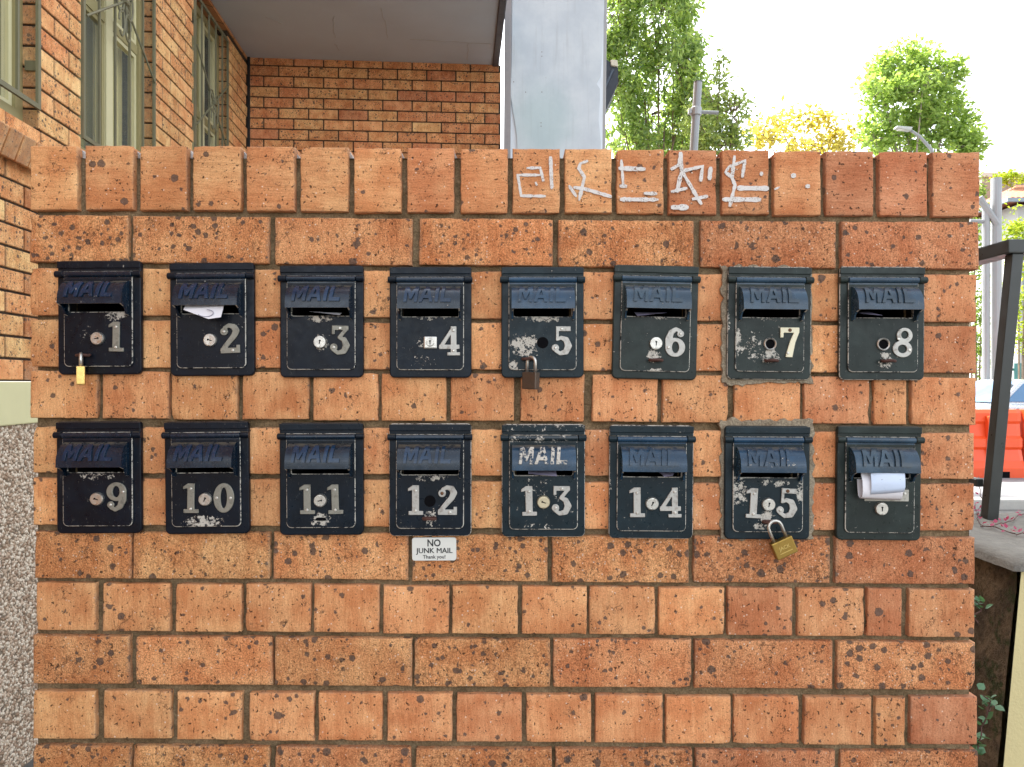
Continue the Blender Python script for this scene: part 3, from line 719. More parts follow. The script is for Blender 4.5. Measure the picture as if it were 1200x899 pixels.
MATS_NUM = {'old': M_NUM_OLD, 'new': M_NUM, 'cream': M_CREAM}
rb = random.Random(21); MAILBOX = []
for i, ((x0, x1, y0, y1, tilt), (num, base, lock, hasp, dm, patches, lab)) in enumerate(zip(BOXES, SPEC)):
    bx = empty('mailbox', ((((x0 + x1) / 2) - 600) * S, -.0008, CAM_H - ((y0 + y1) / 2 - 449.5) * S), (0, R(-tilt), 0))
    tag(bx, lab, 'mailbox', 'mailboxes set in the brick wall'); MAILBOX.append(bx)
    sx = (x1 - x0) * S / .1415; sz = (y1 - y0) * S / .191; bx.scale = (sx, 1, sz)
    md = mat_paint('box paint door %s' % num, base, patches, rb.uniform(-.002, .018))
    mp = mat_paint('box paint plate %s' % num, base, [(-.07, .0, .006, .03, .12)] if num in ('7', '14') else [], rb.uniform(-.02, .005))
    mh = mat_paint('box paint hood %s' % num, tuple(a + b for a, b in zip(base, (.0010, .0062, .0135) if base in (NAVY, NAVY2) else (.0020, .0190, .0480))), [], .012 if num in ('1', '5', '15') else rb.uniform(-.015, .004), True)  # blue sky reflection put into the hood's base colour
    def part(name, me, mats, loc=(0, 0, 0), rot=(0, 0, 0), par=bx, smooth=False):
        m2 = me.copy(); idx = [p.material_index for p in me.polygons]; m2.materials.clear()
        for q in mats: m2.materials.append(q)
        if len(mats) > 1: m2.polygons.foreach_set('material_index', idx)
        return link(name, m2, None, par, loc, rot, smooth)
    bp = part('back_plate', PLATE, [mp, M_EDGE if num in ('7', '13', '14', '12', '8') else mp])
    part('top_ridge', CAP, [mat_paint('ridge worn', base, [], .075)] if num in ('13',) else [mp], par=bp)
    for kn in KNUCKLES: part('hinge_knuckle', kn, [mp], par=bp)
    part('box_sleeve', SLEEVE, [M_DARKIN])
    dr = part('door', DOOR, [md, M_EDGE]); part('hinge_bar', BAR, [mat_paint('bar worn', base, [], .09, True)] if num in ('13',) else [mh], par=dr, smooth=False)
    hd = part('hood', HOOD, [mh, M_EDGE]); part('raised_lettering', LETTERS, [mat_paint('letters worn', tuple(a * 1.3 + b for a, b in zip(base, (.001, .012, .034))), [], .18 if num == '13' else .05 if num in ('15', '1') else .0, True)], par=hd)  # letters carry the same blue sky reflection in their base colour
    lz = zt(131); lx = rb.uniform(-.001, .001)
    if lock == 'low': lz = zt(137)
    if lock in ('lock', 'brass', 'low', 'scuff'):
        l_ = part('lock', LOCK_ME, [M_STEEL if lock != 'brass' else M_PALEB], (lx, 0, lz), smooth=False)
        link('keyhole', KEY_ME, None, l_, (0, 0, 0), (0, R(rb.choice((0, 10, 25, 80, -70, 0))), 0))
    elif lock == 'square':
        l_ = part('lock_plate', sq, [M_STEEL], (lx, 0, lz)); part('lock', LOCK_ME, [M_STEEL], (0, -.0015, 0), par=l_).scale = (.62, 1, .62)
        link('keyhole', KEY_ME, None, l_, (0, -.0015, 0))
    elif lock == 'ring':
        l_ = part('lock_ring', RING_ME, [M_STEEL], (lx, 0, lz)); link('lock_hole', HOLE_ME, None, l_)
    else:
        link('lock_hole', HOLE_BIG, None, bx, (lx, 0, lz))
    mat_n = MATS_NUM[dm]
    pos = {1: [(.0325, zt(128))], 2: [(-.0235, zt(129)), (.0305, zt(129))], 0: []}[len(num)]
    if num == '11': pos = [(-.0215, zt(129)), (.0255, zt(129))]
    for ch, (nx_, nz_) in zip(num, pos):
        rot = {'8': 9, '15': 3, '2': -2}.get(num, rb.uniform(-1.5, 1.5))
        n_ = link('numeral', numeral_mesh(ch, mat_n), None, bx, (nx_, -.0124, nz_), (0, R(rot), 0))
        for k_, (ax, az) in enumerate(NUM_SCREWS[ch]):
            rusty = (num in ('7', '15') and ch in '57' and k_ == 0) or (num == '12' and ch == '2' and k_ == 0)
            link('screw', SCREW_RUST if rusty else SCREW_ME, None, n_, (ax, -.0030, az))
    if hasp is not None: link('hasp', HASP_ME, None, bx, (hasp, 0, zt(159)))
    if num == '11':
        part('hasp_slit', solid([rrect(.017, .0055, .0026)], -.0135, -.0122, .0003), [M_BLACK], (0, 0, zt(163)))
    if num == '':
        np_ = part('name_plate', solid([rrect(.074, .0195, .001)], -.0138, -.0124, .0004), [mat_metal('label holder', (.46, .44, .38), .6, .2, .75, (.16, .14, .11))], (.0105, 0, zt(115)))
        link('screw', SCREW_ME, None, np_, (.030, -.0136, .003))

# ------------------------------------------------------------------ padlocks
def padlock(loc, rot, body_m, w, h, t, label, text=None, sh=.017, sr=.0028):
    o = empty('padlock', loc, rot); tag(o, label, 'padlock', None)
    # origin at the top of the shackle's inner bend
    zb = -sh; hw = w * .30
    body = link('lock_body', bevel_me(MB().box(-w / 2, w / 2, -t / 2, t / 2, zb - h, zb).me(), .0018, 2), body_m, o)
    arc = [(hw, 0, zb - .004), (hw, 0, -hw)] + [(hw * math.cos(a), 0, -hw + hw * math.sin(a) + .0) for a in [R(180 * k / 10) for k in range(1, 10)]] + [(-hw, 0, -hw), (-hw, 0, zb - .004)]
    link('shackle', MB().tube([(x, y_, z_ + sr) for x, y_, z_ in arc], sr, 10).me(), M_STEEL, o, smooth=True)
    link('key_slot', MB().box(-.0012, .0012, -.0035, .0035, zb - h - .0004, zb - h + .001).me(), M_BLACK, o)
    if text:
        for j, (tx, sz_) in enumerate(text):
            me = text_me(tx, sz_, .0001, .00025)
            for v in me.vertices: v.co = (v.co.x, -v.co.z - t / 2 - .0001, v.co.y)
            link('engraving', me, mat_metal('bright engraving', (.62, .46, .16), .35, .8, .2), body, (0, 0, zb - h * (.45 + .26 * j)))
    if text: link('engraved_line', MB().box(-w * .3, w * .3, -t / 2 - .0003, -t / 2 + .0005, zb - h * .72 - .0006, zb - h * .72 + .0006).me(), mat_metal('bright engraved line', (.62, .46, .16), .35, .8, .2), body)
    return o
def on_box(i, x, z, y_): b = MAILBOX[i]; return b.matrix_basis @ Vector((x, y_, z))
bpy.context.view_layer.update()
padlock(on_box(0, -.0210, zt(159.5), -.0262), (0, R(1), R(117)), M_BRASSL, .030, .031, .0125, 'small brass padlock turned edge-on under the number 1', None, .0185)
padlock(on_box(4, -.0195, zt(159), -.0262), (0, R(2), R(-38)), mat_metal('blackened padlock', (.13, .105, .085), .4, .7, .5), .028, .029, .013, 'dark bronze and steel padlock under the number 5', None, .022)
padlock(on_box(14, .0035, zt(159.5), -.0275), (0, R(-23), R(4)), M_BRASS, .038, .0295, .013, 'tarnished engraved brass padlock hanging askew under the number 15', [('JACK', .0085)], .030)

# ------------------------------------------------------------------ letters in the slots
M_PAPER = mat_plain('white paper', (.78, .77, .80), .7, var=.05, scale=40)
M_PAPER2 = mat_plain('lilac printed paper', (.52, .48, .66), .6, var=.25, scale=60)
def paper(i, path, x0, x1, mat, label, skew=0.0, nx=8, th=.0004, taper=0.0, name='leaflet'):
    """sheet swept along (y, z) points in front of box i, from x0 to x1"""
    mb = MB(); V = []; F = []; n = len(path)
    for k, (y_, z_) in enumerate(path):
        for q in range(nx + 1):
            u = q / nx; tt = k / (n - 1)
            x = x0 + (x1 - x0) * u; x = (x0 + x1) / 2 + (x - (x0 + x1) / 2) * (1 - taper * tt)
            V.append((x, y_ + .0012 * math.sin(u * 3.1 + k), z_ + skew * (u - .5) * tt))
    m = len(V); V += [(x, y_ - th, z_ - th) for x, y_, z_ in V]
    for k in range(n - 1):
        for q in range(nx):
            a = k * (nx + 1) + q; F += [(a, a + 1, a + nx + 2, a + nx + 1), (m + a, m + a + nx + 1, m + a + nx + 2, m + a + 1)]
    b = MAILBOX[i]; o = link(name, mb.add(V, F).me(), mat, None, b.location, b.rotation_euler, True)
    tag(o, label, 'leaflet', 'mail left in the slots'); return o
# 2: a white leaflet folded to a point
b = MAILBOX[1]
pl = [(-.036, zt(66)), (.030, zt(66)), (.029, zt(93)), (.008, zt(94.5)), (-.037, zt(78)), (-.037, zt(66))]
mb = MB(); V = []
front = [(-.037, -.018, zt(64)), (.029, -.016, zt(64)), (.029, -.032, zt(76)), (.027, -.039, zt(95)), (.007, -.041, zt(98)), (-.036, -.037, zt(82))]
back = [(x, y_ + .0012, z_ + .0004) for x, y_, z_ in front]
mb.add(front + back, [(0, 1, 2), (0, 2, 5), (2, 3, 4), (2, 4, 5), (8, 7, 6), (11, 8, 6), (10, 9, 8), (11, 10, 8)] + [(k, (k + 1) % 6, (k + 1) % 6 + 6, k + 6) for k in range(6)])
o = link('leaflet', mb.me(), M_PAPER, None, b.location, b.rotation_euler); tag(o, 'white folded leaflet poking out of the mailbox numbered 2', 'leaflet', 'mail left in the slots')
sw = MB(); sw.tube([(-.010 + .013 * math.cos(R(a)), -.0385, zt(88) + .006 * math.sin(R(a))) for a in range(-160, 100, 20)], .0008, 6)
link('printed_swirl', sw.me(), mat_plain('grey print', (.34, .33, .40), .7), o, (.012, -.0012, 0))
paper(2, [(.010, zt(79)), (-.014, zt(80)), (-.031, zt(83.5))], -.016, .036, M_PAPER, 'lilac and white mail lying in the slot of the mailbox numbered 3', -.006)
paper(5, [(.015, zt(76)), (-.010, zt(80)), (-.026, zt(83.5))], -.034, .016, M_PAPER2, 'pale envelope edge inside the slot of the mailbox numbered 6', .006)
paper(7, [(.010, zt(74)), (-.014, zt(79)), (-.034, zt(83))], -.046, -.012, M_PAPER2, 'mauve mail at one end of the slot of the mailbox numbered 8', -.003)
paper(12, [(.010, zt(78)), (-.012, zt(81)), (-.022, zt(84))], -.026, .022, M_PAPER2, 'lilac mail showing under the white MAIL lettering', -.004)
paper(13, [(.010, zt(78)), (-.014, zt(80)), (-.0255, zt(83))], .012, .040, M_PAPER2, 'small pale corner of mail in the slot of the mailbox numbered 14', .003, taper=.5)
# 16: a curled brochure; outer sheet and the rolled inner leaf
b = MAILBOX[15]
pth = [(-.006, zt(68)), (-.026, zt(76)), (-.033, zt(90)), (-.034, zt(105)), (-.031, zt(116)), (-.024, zt(120)), (-.018, zt(116)), (-.0165, zt(104)), (-.016, zt(90))]
o = paper(15, pth, -.040, .026, M_PAPER, 'curled white brochure hanging from the unnumbered mailbox', -.004, nx=10, taper=-.04); o.location.y -= .002
mb = MB(); V = []
inner = [(-.0345, zt(76)), (-.0375, zt(90)), (-.0378, zt(103)), (-.034, zt(111)), (-.028, zt(110)), (-.025, zt(102))]
for (y_, z_) in inner:
    for q in range(9): u = q / 8; V.append((-.028 + .056 * u, y_ - .002 * math.sin(u * 3), z_ + .005 * u))
F = [(k * 9 + q, k * 9 + q + 1, k * 9 + q + 10, k * 9 + q + 9) for k in range(len(inner) - 1) for q in range(8)]
link('inner_leaf', mb.add(V, F).me(), mat_plain('bluish coated paper', (.60, .70, .86), .35, var=.06), o, smooth=True)
for (a0, a1, zz_) in ((-.012, -.006, 86), (.006, .020, 85.5), (.008, .018, 89)):
    link('print_line', MB().box(a0, a1, -.0385, -.0382, zt(zz_) - .0009, zt(zz_) + .0009).me(), mat_plain('grey ink', (.22, .24, .32), .6), o)

# ------------------------------------------------------------------ NO JUNK MAIL plate
sg = empty('sign_plate', ((509 - 600) * S, 0, CAM_H - (643 - 449.5) * S), (0, R(-.4), 0))
tag(sg, 'small white NO JUNK MAIL plate stuck to the brick under number 12', 'sign')
link('plate', solid([rrect(.0755, .0395, .0045)], -.0040, -.0005, .0007, 2), mat_plain('off-white plastic', (.74, .75, .69), .4, var=.05), sg)
for (tx, sz_, zz_, bo, tw) in (('NO', .0165, .0100, .0003, .0225), ('JUNK MAIL', .0125, -.0028, 0.0, .0620), ('Thank you!', .0085, -.0133, .0001, .0385)):
    me = text_me(tx, sz_, bo, .0002); xs = [v.co.x for v in me.vertices]; k = tw / (max(xs) - min(xs)); c_ = (max(xs) + min(xs)) / 2
    for v in me.vertices: v.co = ((v.co.x - c_) * k, -v.co.z - .0042, v.co.y)
    if tx == 'JUNK MAIL':           # heavier strokes: the same word laid twice, a hair apart
        b2 = bmesh.new(); b2.from_mesh(me); n0 = b2.verts[:]; dp = bmesh.ops.duplicate(b2, geom=b2.verts[:] + b2.edges[:] + b2.faces[:])
        for e in dp['geom']:
            if isinstance(e, bmesh.types.BMVert): e.co.x += .00045; e.co.y -= .0001
        b2.to_mesh(me); b2.free()
    link('lettering', me, M_INK, sg, (0, 0, zz_))

# ------------------------------------------------------------------ the apartment building beside and behind the wall
BYAW = 4.0
CORN = Vector((-2.149, 6.01 - CAM_D, .17))
bld = empty('apartment_building', CORN, (0, 0, R(BYAW)))
tag(bld, 'speckled brick apartment building with barred windows, balcony slab and pebbled base', 'building')
BINV = (Matrix.Translation(CORN) @ Matrix.Rotation(R(BYAW), 4, 'Z')).inverted()
CL = BINV @ Vector((0, -CAM_D, CAM_H))
def hit(px, py, axis, val=0.0):
    """photo pixel -> point on the building plane local axis = val"""
    d = BINV.to_3x3() @ Vector(((px - 600) / FPX, 1, -(py - 449.5) / FPX)); t = (val - CL[axis]) / d[axis]
    return CL + d * t
def yl(px): return hit(px, 100, 0)[1]
Y1, Y2a, Y2b, Y3a, Y3b = yl(46), yl(95), yl(181), yl(227), yl(267)
Z_SILL, Z_HEAD, Z_TOP = 2.41, 3.93, 9.0
Y_NEAR = Y1 - 1.25          # near edge of the first window
Y_END = -5.0
M_BMORT = mat_mortar('dark building mortar', (.045, .032, .022), (.095, .068, .045))
def proj(p):
    w_ = bld.matrix_basis @ Vector(p); d = w_.y + CAM_D
    return (600 + w_.x * FPX / d, 449.5 - (w_.z - CAM_H) * FPX / d) if d > .1 else (-9e9, 0)
# mortar cores (openings left free); outside the bricks built one by one the wall is a plain brick-textured upper storey
core = MB()
def lw(y0, y1, z0, z1, x=-.009): core.box(-.24, x, y0, y1, z0, z1)
lw(Y_END, 0, 1.36, Z_SILL - .02)
for (a, b_) in ((Y_END, Y_NEAR - .008), (Y1 + .008, Y2a - .008), (Y2b + .008, Y3a - .008), (Y3b + .008, 0)): lw(a, b_, Z_SILL - .02, Z_HEAD + .05)
core.box(-.24, 2.06, .009, .24, 1.36, 4.0)
link('mortar', core.me(), M_BMORT, bld)
def mat_far_brick():
    t = NT('upper storey brickwork'); o = t.obj(); q = t.n('ShaderNodeSeparateXYZ'); t.l(o, q.inputs[0])
    cmb = t.n('ShaderNodeCombineXYZ'); t.l(t.math('SUBTRACT', q.outputs[0], q.outputs[1]), cmb.inputs[0]); t.l(q.outputs[2], cmb.inputs[1])
    b = t.n('ShaderNodeTexBrick'); t.l(cmb.outputs[0], b.inputs[0]); b.inputs['Scale'].default_value = 1; b.inputs['Brick Width'].default_value = .24; b.inputs['Row Height'].default_value = .086
    b.inputs['Mortar Size'].default_value = .005; b.inputs['Color1'].default_value = (.55, .27, .12, 1); b.inputs['Color2'].default_value = (.45, .19, .08, 1); b.inputs['Mortar'].default_value = (.07, .05, .035, 1)
    return t.fin(b.outputs[0], .9, 0, .2)
up = MB(); up.box(0, 2.06, .012, .24, -.17, 1.36); up.box(-.24, 0, Y_END, .24, Z_HEAD + .05, Z_TOP); up.box(-.24, 0, Y_END - 2.5, Y_END, -.17, Z_TOP); up.box(0, 2.06, .01, .24, 4.22, Z_TOP)
up.box(-6, -.24, -7.5, .24, Z_TOP - .3, Z_TOP); up.box(-6, 2.06, .24, 7, Z_TOP - .3, Z_TOP); up.box(1.8, 2.06, .24, 7, -.17, Z_TOP - .3); up.box(-6, -.24, -7.5, -7.3, -.17, Z_TOP - .3)
link('upper_wall', up.me(), mat_far_brick(), bld)
# bricks
rbk = random.Random(9)
BM = {}
def small_brick(L, h, dep):
    k = (round(L, 3), round(h, 3), round(dep, 3))
    if k not in BM:
        BM[k] = bevel_me(MB().box(-L / 2, L / 2, -dep, 0, -h / 2, h / 2).me(), .003, 1); BM[k].materials.append(M_BRICK)
    return BM[k]
shown = []; rest = MB()
def lay(cy, cz, L, h, face, n0=0.0):
    """one brick on the left wall ('L', cy along y) or the back wall ('B', cy along x)"""
    rot = (0, 0, R(90)) if face == 'L' else (0, 0, 0)
    loc = (n0 + rbk.uniform(-.001, .001), cy, cz) if face == 'L' else (cy, n0 + rbk.uniform(-.001, .001), cz)
    px, py = proj(loc); shown.append((px, py, loc, rot, L, h, face))
CO = .086; HB = .0765
def course_z(k): return 1.365 + CO * k + HB / 2
def fill(face, a, b_, k, phase):
    """stretcher bond between a and b along the wall, clipped to the ends"""
    x = a - (0 if phase == 0 else .12)
    while x < b_ - .02:
        l, r_ = max(x, a), min(x + .231, b_)
        if r_ - l > .03: lay((l + r_) / 2, course_z(k), round(r_ - l, 3), HB, face)
        x += .24
k_sill = int((Z_SILL - .03 - 1.365) / CO)
for k in range(0, 31):
    z = course_z(k)
    if z < Z_SILL - .05: fill('L', Y_END, -.004, k, k % 2)
    elif z < Z_HEAD:
        for (a, b_) in ((Y_END, Y_NEAR), (Y1, Y2a), (Y2b, Y3a), (Y3b, -.004)): fill('L', a, b_, k, k % 2)
    if z < 4.0: fill('B', .012, 2.06, k, (k + 1) % 2)
vis = []
for q in shown:
    px, py = q[0], q[1]
    inside = -30 < px < 640 and (-25 < py < 182 or (px < 45 and py < 460))
    (vis if inside else [None]).append(q)
    if not inside:
        M_ = Matrix.Translation(q[2]) @ Matrix.Rotation(q[3][2], 4, 'Z'); rest.box(-q[4] / 2, q[4] / 2, 0, .11, -q[5] / 2, q[5] / 2, M_)
# the ones that show largest get an object each
vis.sort(key=lambda q: -(q[4] * q[5]) / ((bld.matrix_basis @ Vector(q[2])).y + CAM_D) ** 2)
for n_, (px, py, loc, rot, L, h, face) in enumerate(vis):
    if n_ < 295:
        o = link('brick', small_brick(L, h, .11), None, bld, loc, (rot[0], rot[1], rot[2] + R(180)))
        red = rbk.random() < .18
        o.color = ([min(.86, x * (1.18 if face == 'L' else 1.16)) for x in clay(rbk.uniform(-.1, .15) if face == 'L' else rbk.uniform(.25, .75), rbk, 'b')])[0:3] + [.5 if not red else .1]  # left wall bricks made paler, skylight put into their colour
    else:
        M_ = Matrix.Translation(loc) @ Matrix.Rotation(rot[2], 4, 'Z'); rest.box(-L / 2, L / 2, 0, .11, -h / 2, h / 2, M_)
ro = link('brickwork', rest.me(), M_BRICK, bld); ro.color = (.55, .27, .12, .35); ro['kind'] = 'stuff'
# sloping sill bricks under the first window
zc = hit(25, 158, 0, .06)[2]
for k in range(14):
    cy = Y1 + .055 - .0865 * k
    M_ = Matrix.Rotation(R(32), 4, 'Y')
    me = bevel_me(MB().box(-.19, .035, -.038, .038, -.108, 0).me(), .004, 1)
    o = link('sill_brick', me, M_BRICK, bld, (.052, cy, Z_SILL - .108), (0, R(20), 0)); o.color = (*clay(.12, rbk, 'b'), .12)
# painted slab edge and pebbled base
link('slab_band', bevel_me(MB().box(-.3, .012, Y_END, 0, 1.19, 1.357).me(), .006, 2), mat_plain('pale green paint', (.66, .63, .36), .6, var=.08, scale=12), bld)
def mat_aggregate():
    t = NT('aggregate concrete'); o = t.obj(); d, k = t.voro(o, 75); r_ = t.sep(k)[0]
    c = t.mix(t.ramp(r_, .25, .35), (.38, .26, .17), t.mix(t.ramp(r_, .5, .7), (.62, .47, .34), (.84, .73, .58))); c = t.mix(t.ramp(d, .35, .6), c, (.22, .17, .12))
    t.bump(t.math('SUBTRACT', 1.0, d), 1.0, .008); return t.fin(c, .7, 0, .3)
M_PEBB = NT('exposed aggregate'); _t = M_PEBB; _o = _t.obj(); _r = _t.n('ShaderNodeNewGeometry').outputs['Random Per Island']
_c = _t.mix(_t.ramp(_r, .25, .35), (.38, .26, .17), _t.mix(_t.ramp(_r, .5, .7), (.62, .47, .34), (.84, .73, .58)))
M_PEBB = _t.fin(_t.mix(_t.noise(_o, 300, 2), _t.mix(1, _c, (.7, .7, .7), 'MULTIPLY'), _c), .6, 0, .4)
link('base_wall', MB().box(-.3, -.004, Y_END, 0, -.17, 1.19).me(), mat_aggregate(), bld)
peb = MB(); rp = random.Random(2)
pa, pb = hit(-12, 600, 0)[1], hit(62, 600, 0)[1]
PY = [(x, y_, z_) for x, y_, z_ in ((1, 0, 0), (0, 1, 0), (0, -1, 0), (0, 0, 1), (0, 0, -1), (.55, .6, .6), (.55, -.6, .6), (.55, .6, -.6), (.55, -.6, -.6))]
PF = [(0, 1, 5), (0, 5, 3), (0, 3, 6), (0, 6, 2), (0, 2, 8), (0, 8, 4), (0, 4, 7), (0, 7, 1), (1, 3, 5), (3, 2, 6), (2, 4, 8), (4, 1, 7)]
for _ in range(14000):
    y_ = rp.uniform(pa - .25, pb + .35); z_ = rp.uniform(-.16, 1.19); r_ = rp.uniform(.0038, .0100)
    a_ = rp.uniform(0, 6.28); e = rp.uniform(.6, 1.0)
    V = []
    for (x, u, v) in PY:
        uu, vv = u * r_, v * r_ * e; V.append((x * r_ * .8 - .0045, y_ + uu * math.cos(a_) - vv * math.sin(a_), z_ + uu * math.sin(a_) + vv * math.cos(a_)))
    peb.add(V, PF)
pe = link('aggregate_pebbles', peb.me(fix=False), M_PEBB, bld, smooth=True); pe['kind'] = 'stuff'

# windows with security grilles
M_ALU = mat_plain('olive cream aluminium', (.33, .29, .14), .45, var=.08)
M_ALUW = mat_plain('cream aluminium', (.66, .62, .38), .45, var=.06)
M_BAR = mat_plain('grey green grille paint', (.17, .16, .095), .5, var=.15)
M_CURT = mat_plain('olive curtain', (.22, .20, .05), .85, var=.15, scale=8)
M_CURT2 = mat_plain('cream curtain', (.72, .64, .30), .85, var=.08, scale=8)
tg = NT('window glass'); tg.p.inputs['Base Color'].default_value = (.85, .92, .80, 1); tg.p.inputs['Roughness'].default_value = .03
tg.p.inputs['Alpha'].default_value = .06; tg.p.inputs['Specular IOR Level'].default_value = .3; M_GLASS = tg.m
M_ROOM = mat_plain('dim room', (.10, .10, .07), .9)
def window(y0, y1, z0, z1, bars, lab, rosette=True):
    """opening from y0 (near) to y1 (far) in the left wall"""
    xg = -.095; w_ = link('window', MB().box(xg - .03, xg + .03, y0, y0 + .05, z0, z1).box(xg - .03, xg + .03, y1 - .05, y1, z0, z1)
             .box(xg - .03, xg + .03, y0 + .05, y1 - .05, z0, z0 + .05).box(xg - .03, xg + .03, y0 + .05, y1 - .05, z1 - .05, z1).me(), M_ALU, bld); w_['label'] = lab
    ym = y0 + (y1 - y0) * .52; ztr = 3.18
    link('mullion', MB().box(xg - .022, xg + .028, ym - .035, ym + .035, z0 + .05, z1 - .05).me(), M_ALUW, w_)
    link('transom', MB().box(xg - .018, xg + .022, y0 + .05, ym - .035, ztr, ztr + .05).box(xg - .018, xg + .022, ym + .035, y1 - .05, ztr, ztr + .05).me(), M_ALU, w_)
    for (a, b_) in ((y0 + .05, ym - .035), (ym + .035, y1 - .05)):
        for (c, d_) in ((z0 + .05, ztr), (ztr + .05, z1 - .05)):
            s = .022
            link('sash', MB().box(xg - .012, xg + .016, a, a + s, c, d_).box(xg - .012, xg + .016, b_ - s, b_, c, d_).box(xg - .012, xg + .016, a + s, b_ - s, c, c + s).box(xg - .012, xg + .016, a + s, b_ - s, d_ - s, d_).me(), M_ALUW if b_ > ym else M_ALU, w_)
            link('pane', MB().box(xg - .003, xg + .003, a + s, b_ - s, c + s, d_ - s).me(), M_GLASS, w_)
    for (a, b_, m_) in ((y0 + .02, y0 + (y1 - y0) * .62, M_CURT), (y0 + (y1 - y0) * .55, y1 - .02, M_CURT2)):
        V = []; F = []; n = 60
        for k in range(n + 1):
            yy = a + (b_ - a) * k / n; xx = xg - .09 - .022 * math.sin(yy * 78) - .008 * math.sin(yy * 190); V += [(xx, yy, z0 + .02), (xx, yy, z1 - .02)]
        for k in range(n): F.append((2 * k, 2 * k + 2, 2 * k + 3, 2 * k + 1))
        link('curtain', mesh(V, F), m_, w_, smooth=True)
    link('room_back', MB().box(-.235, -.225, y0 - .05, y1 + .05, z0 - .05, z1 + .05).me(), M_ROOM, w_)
    # grille
    xb = .004; gr = link('grille', MB().box(xb - .006, xb + .006, y0 + .004, y0 + .024, z0 + .06, z1 - .03).box(xb - .006, xb + .006, y1 - .024, y1 - .004, z0 + .06, z1 - .03)
             .box(xb - .006, xb + .006, y0 + .024, y1 - .024, z0 + .06, z0 + .08).box(xb - .006, xb + .006, y0 + .024, y1 - .024, z1 - .05, z1 - .03).me(), M_BAR, bld)
    for k in range(1, bars + 1):
        yy = y0 + (y1 - y0) * k / (bars + 1); link('bar', MB().box(xb - .005, xb + .005, yy - .006, yy + .006, z0 + .08, z1 - .05).me(), M_BAR, gr)
    yc = (y0 + y1) / 2; zc_ = 3.30
    orn = MB()
    for sgn in (-1, 1):
        orn.tube([(xb + .009, yc, zc_), (xb + .009, yc + sgn * (y1 - y0) * .47, zc_ - .26)], .006, 6); orn.tube([(xb + .009, yc, zc_), (xb + .009, yc + sgn * (y1 - y0) * .47, zc_ + .26)], .006, 6)
        orn.tube([(xb + .013, yc + sgn * (.05 + .04 * math.cos(a)), zc_ + .075 * math.sin(a) - .0) for a in [2 * math.pi * k / 16 for k in range(17)]], .005, 6)
        orn.tube([(xb + .013, yc + sgn * (.035 + .03 * math.cos(a)), zc_ - .12 + .07 * math.sin(a)) for a in [2 * math.pi * k / 16 for k in range(15)]], .005, 6)
    orn.tube([(xb + .016, yc - .022, zc_), (xb + .016, yc + .022, zc_)], .016, 8)
    link('ornament', orn.me(), M_BAR, gr)
    link('bracket', MB().box(-.05, -.0005, y1 - .0135, y1 - .0005, z0 + .22, z0 + .26).me(), M_BAR, gr)
window(Y_NEAR, Y1, Z_SILL, Z_HEAD, 7, 'window nearest the street end, above the sloping brick sill')
window(Y2a, Y2b, Z_SILL, Z_HEAD, 4, 'middle barred window with pale curtains')
window(Y3a, Y3b, Z_SILL, Z_HEAD, 4, 'darker barred window under the balcony slab')
# balcony slab overhead
M_SOFF = mat_plain('dirty grey soffit paint', (.47, .50, .54), .8, var=.12, scale=3, bump=.15, bscale=40)
sl = link('balcony_slab', MB().box(0.002, 1.99, -1.25, .3, 4.0, 4.215).me(), M_SOFF, bld)
link('slab_edge', bevel_me(MB().box(1.99, 2.045, -1.25, .004, 3.985, 4.25).me(), .008, 2), mat_plain('dark edge flashing', (.06, .055, .06), .5), sl)
rs = random.Random(4); M_LIME = mat_plain('lime stain', (.42, .40, .38), .9)
for (px0, py0, px1, py1) in ((447, 10, 455, 44), (480, 46, 575, 52), (548, 50, 548, 72), (312, 20, 330, 28), (391, 20, 392, 44), (393, 52, 398, 60)):
    a = hit(px0, py0, 2, 3.999); b_ = hit(px1, py1, 2, 3.999); n = 7
    link('hairline_crack', MB().tube([a.lerp(b_, k / n) + Vector((rs.uniform(-.008, .008), rs.uniform(-.008, .008), 0)) for k in range(n + 1)], .0022, 5).me(), M_LIME, sl)
link('corner_joint', MB().box(.0015, .022, -.014, -.0035, 1.36, 4.0).me(), mat_plain('black corner crack', (.01, .01, .012), .7), bld)  # black strip along the dark crack in the corner

# ------------------------------------------------------------------ pale sheet panel with grey trims
pd = 5.75
def mat_panel():
    t = NT('pale blue grey sheet'); o = t.obj(); n = t.noise(o, 3.0, 5, .65); st_ = t.noise(t.vm('MULTIPLY', o, (1, 1, .08)), 26, 4, .6)
    c = t.mix(t.ramp(n, .3, .7), (.52, .585, .64), (.64, .70, .74)); c = t.mix(t.ramp(st_, .5, .75, 0, .35), c, (.40, .43, .45))
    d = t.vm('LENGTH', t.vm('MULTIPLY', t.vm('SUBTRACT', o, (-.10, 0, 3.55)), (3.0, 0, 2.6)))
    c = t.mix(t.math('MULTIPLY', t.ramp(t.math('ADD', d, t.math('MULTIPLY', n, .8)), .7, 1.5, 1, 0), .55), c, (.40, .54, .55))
    c = t.mix(t.ramp(t.noise(o, 55, 3, .7), .68, .74, 0, .6), c, (.20, .18, .16))
    t.bump(n, .1, .01); return t.fin(c, .6, 0, .4)
pn = empty('panel_screen', (W(650, 449.5, pd).x, pd - CAM_D, 0)); tag(pn, 'tall pale blue-grey sheet panel with grey edge boards beside the brick back wall', 'panel')
def P2(px, py, d=pd): p = W(px, py, d); return (p.x - pn.location.x, p.z)
jag = [(704, 165), (701.5, 140), (703, 118), (703, 104), (699, 98), (704, 90), (706, 60), (708, 10), (709, -60), (711, -130)]
pv = [P2(609, 420), (P2(701, 420)[0], P2(701, 420)[1])] + [P2(*q) for q in jag] + [P2(601, -130), P2(600, 60), P2(598.5, 112), P2(606, 160)]
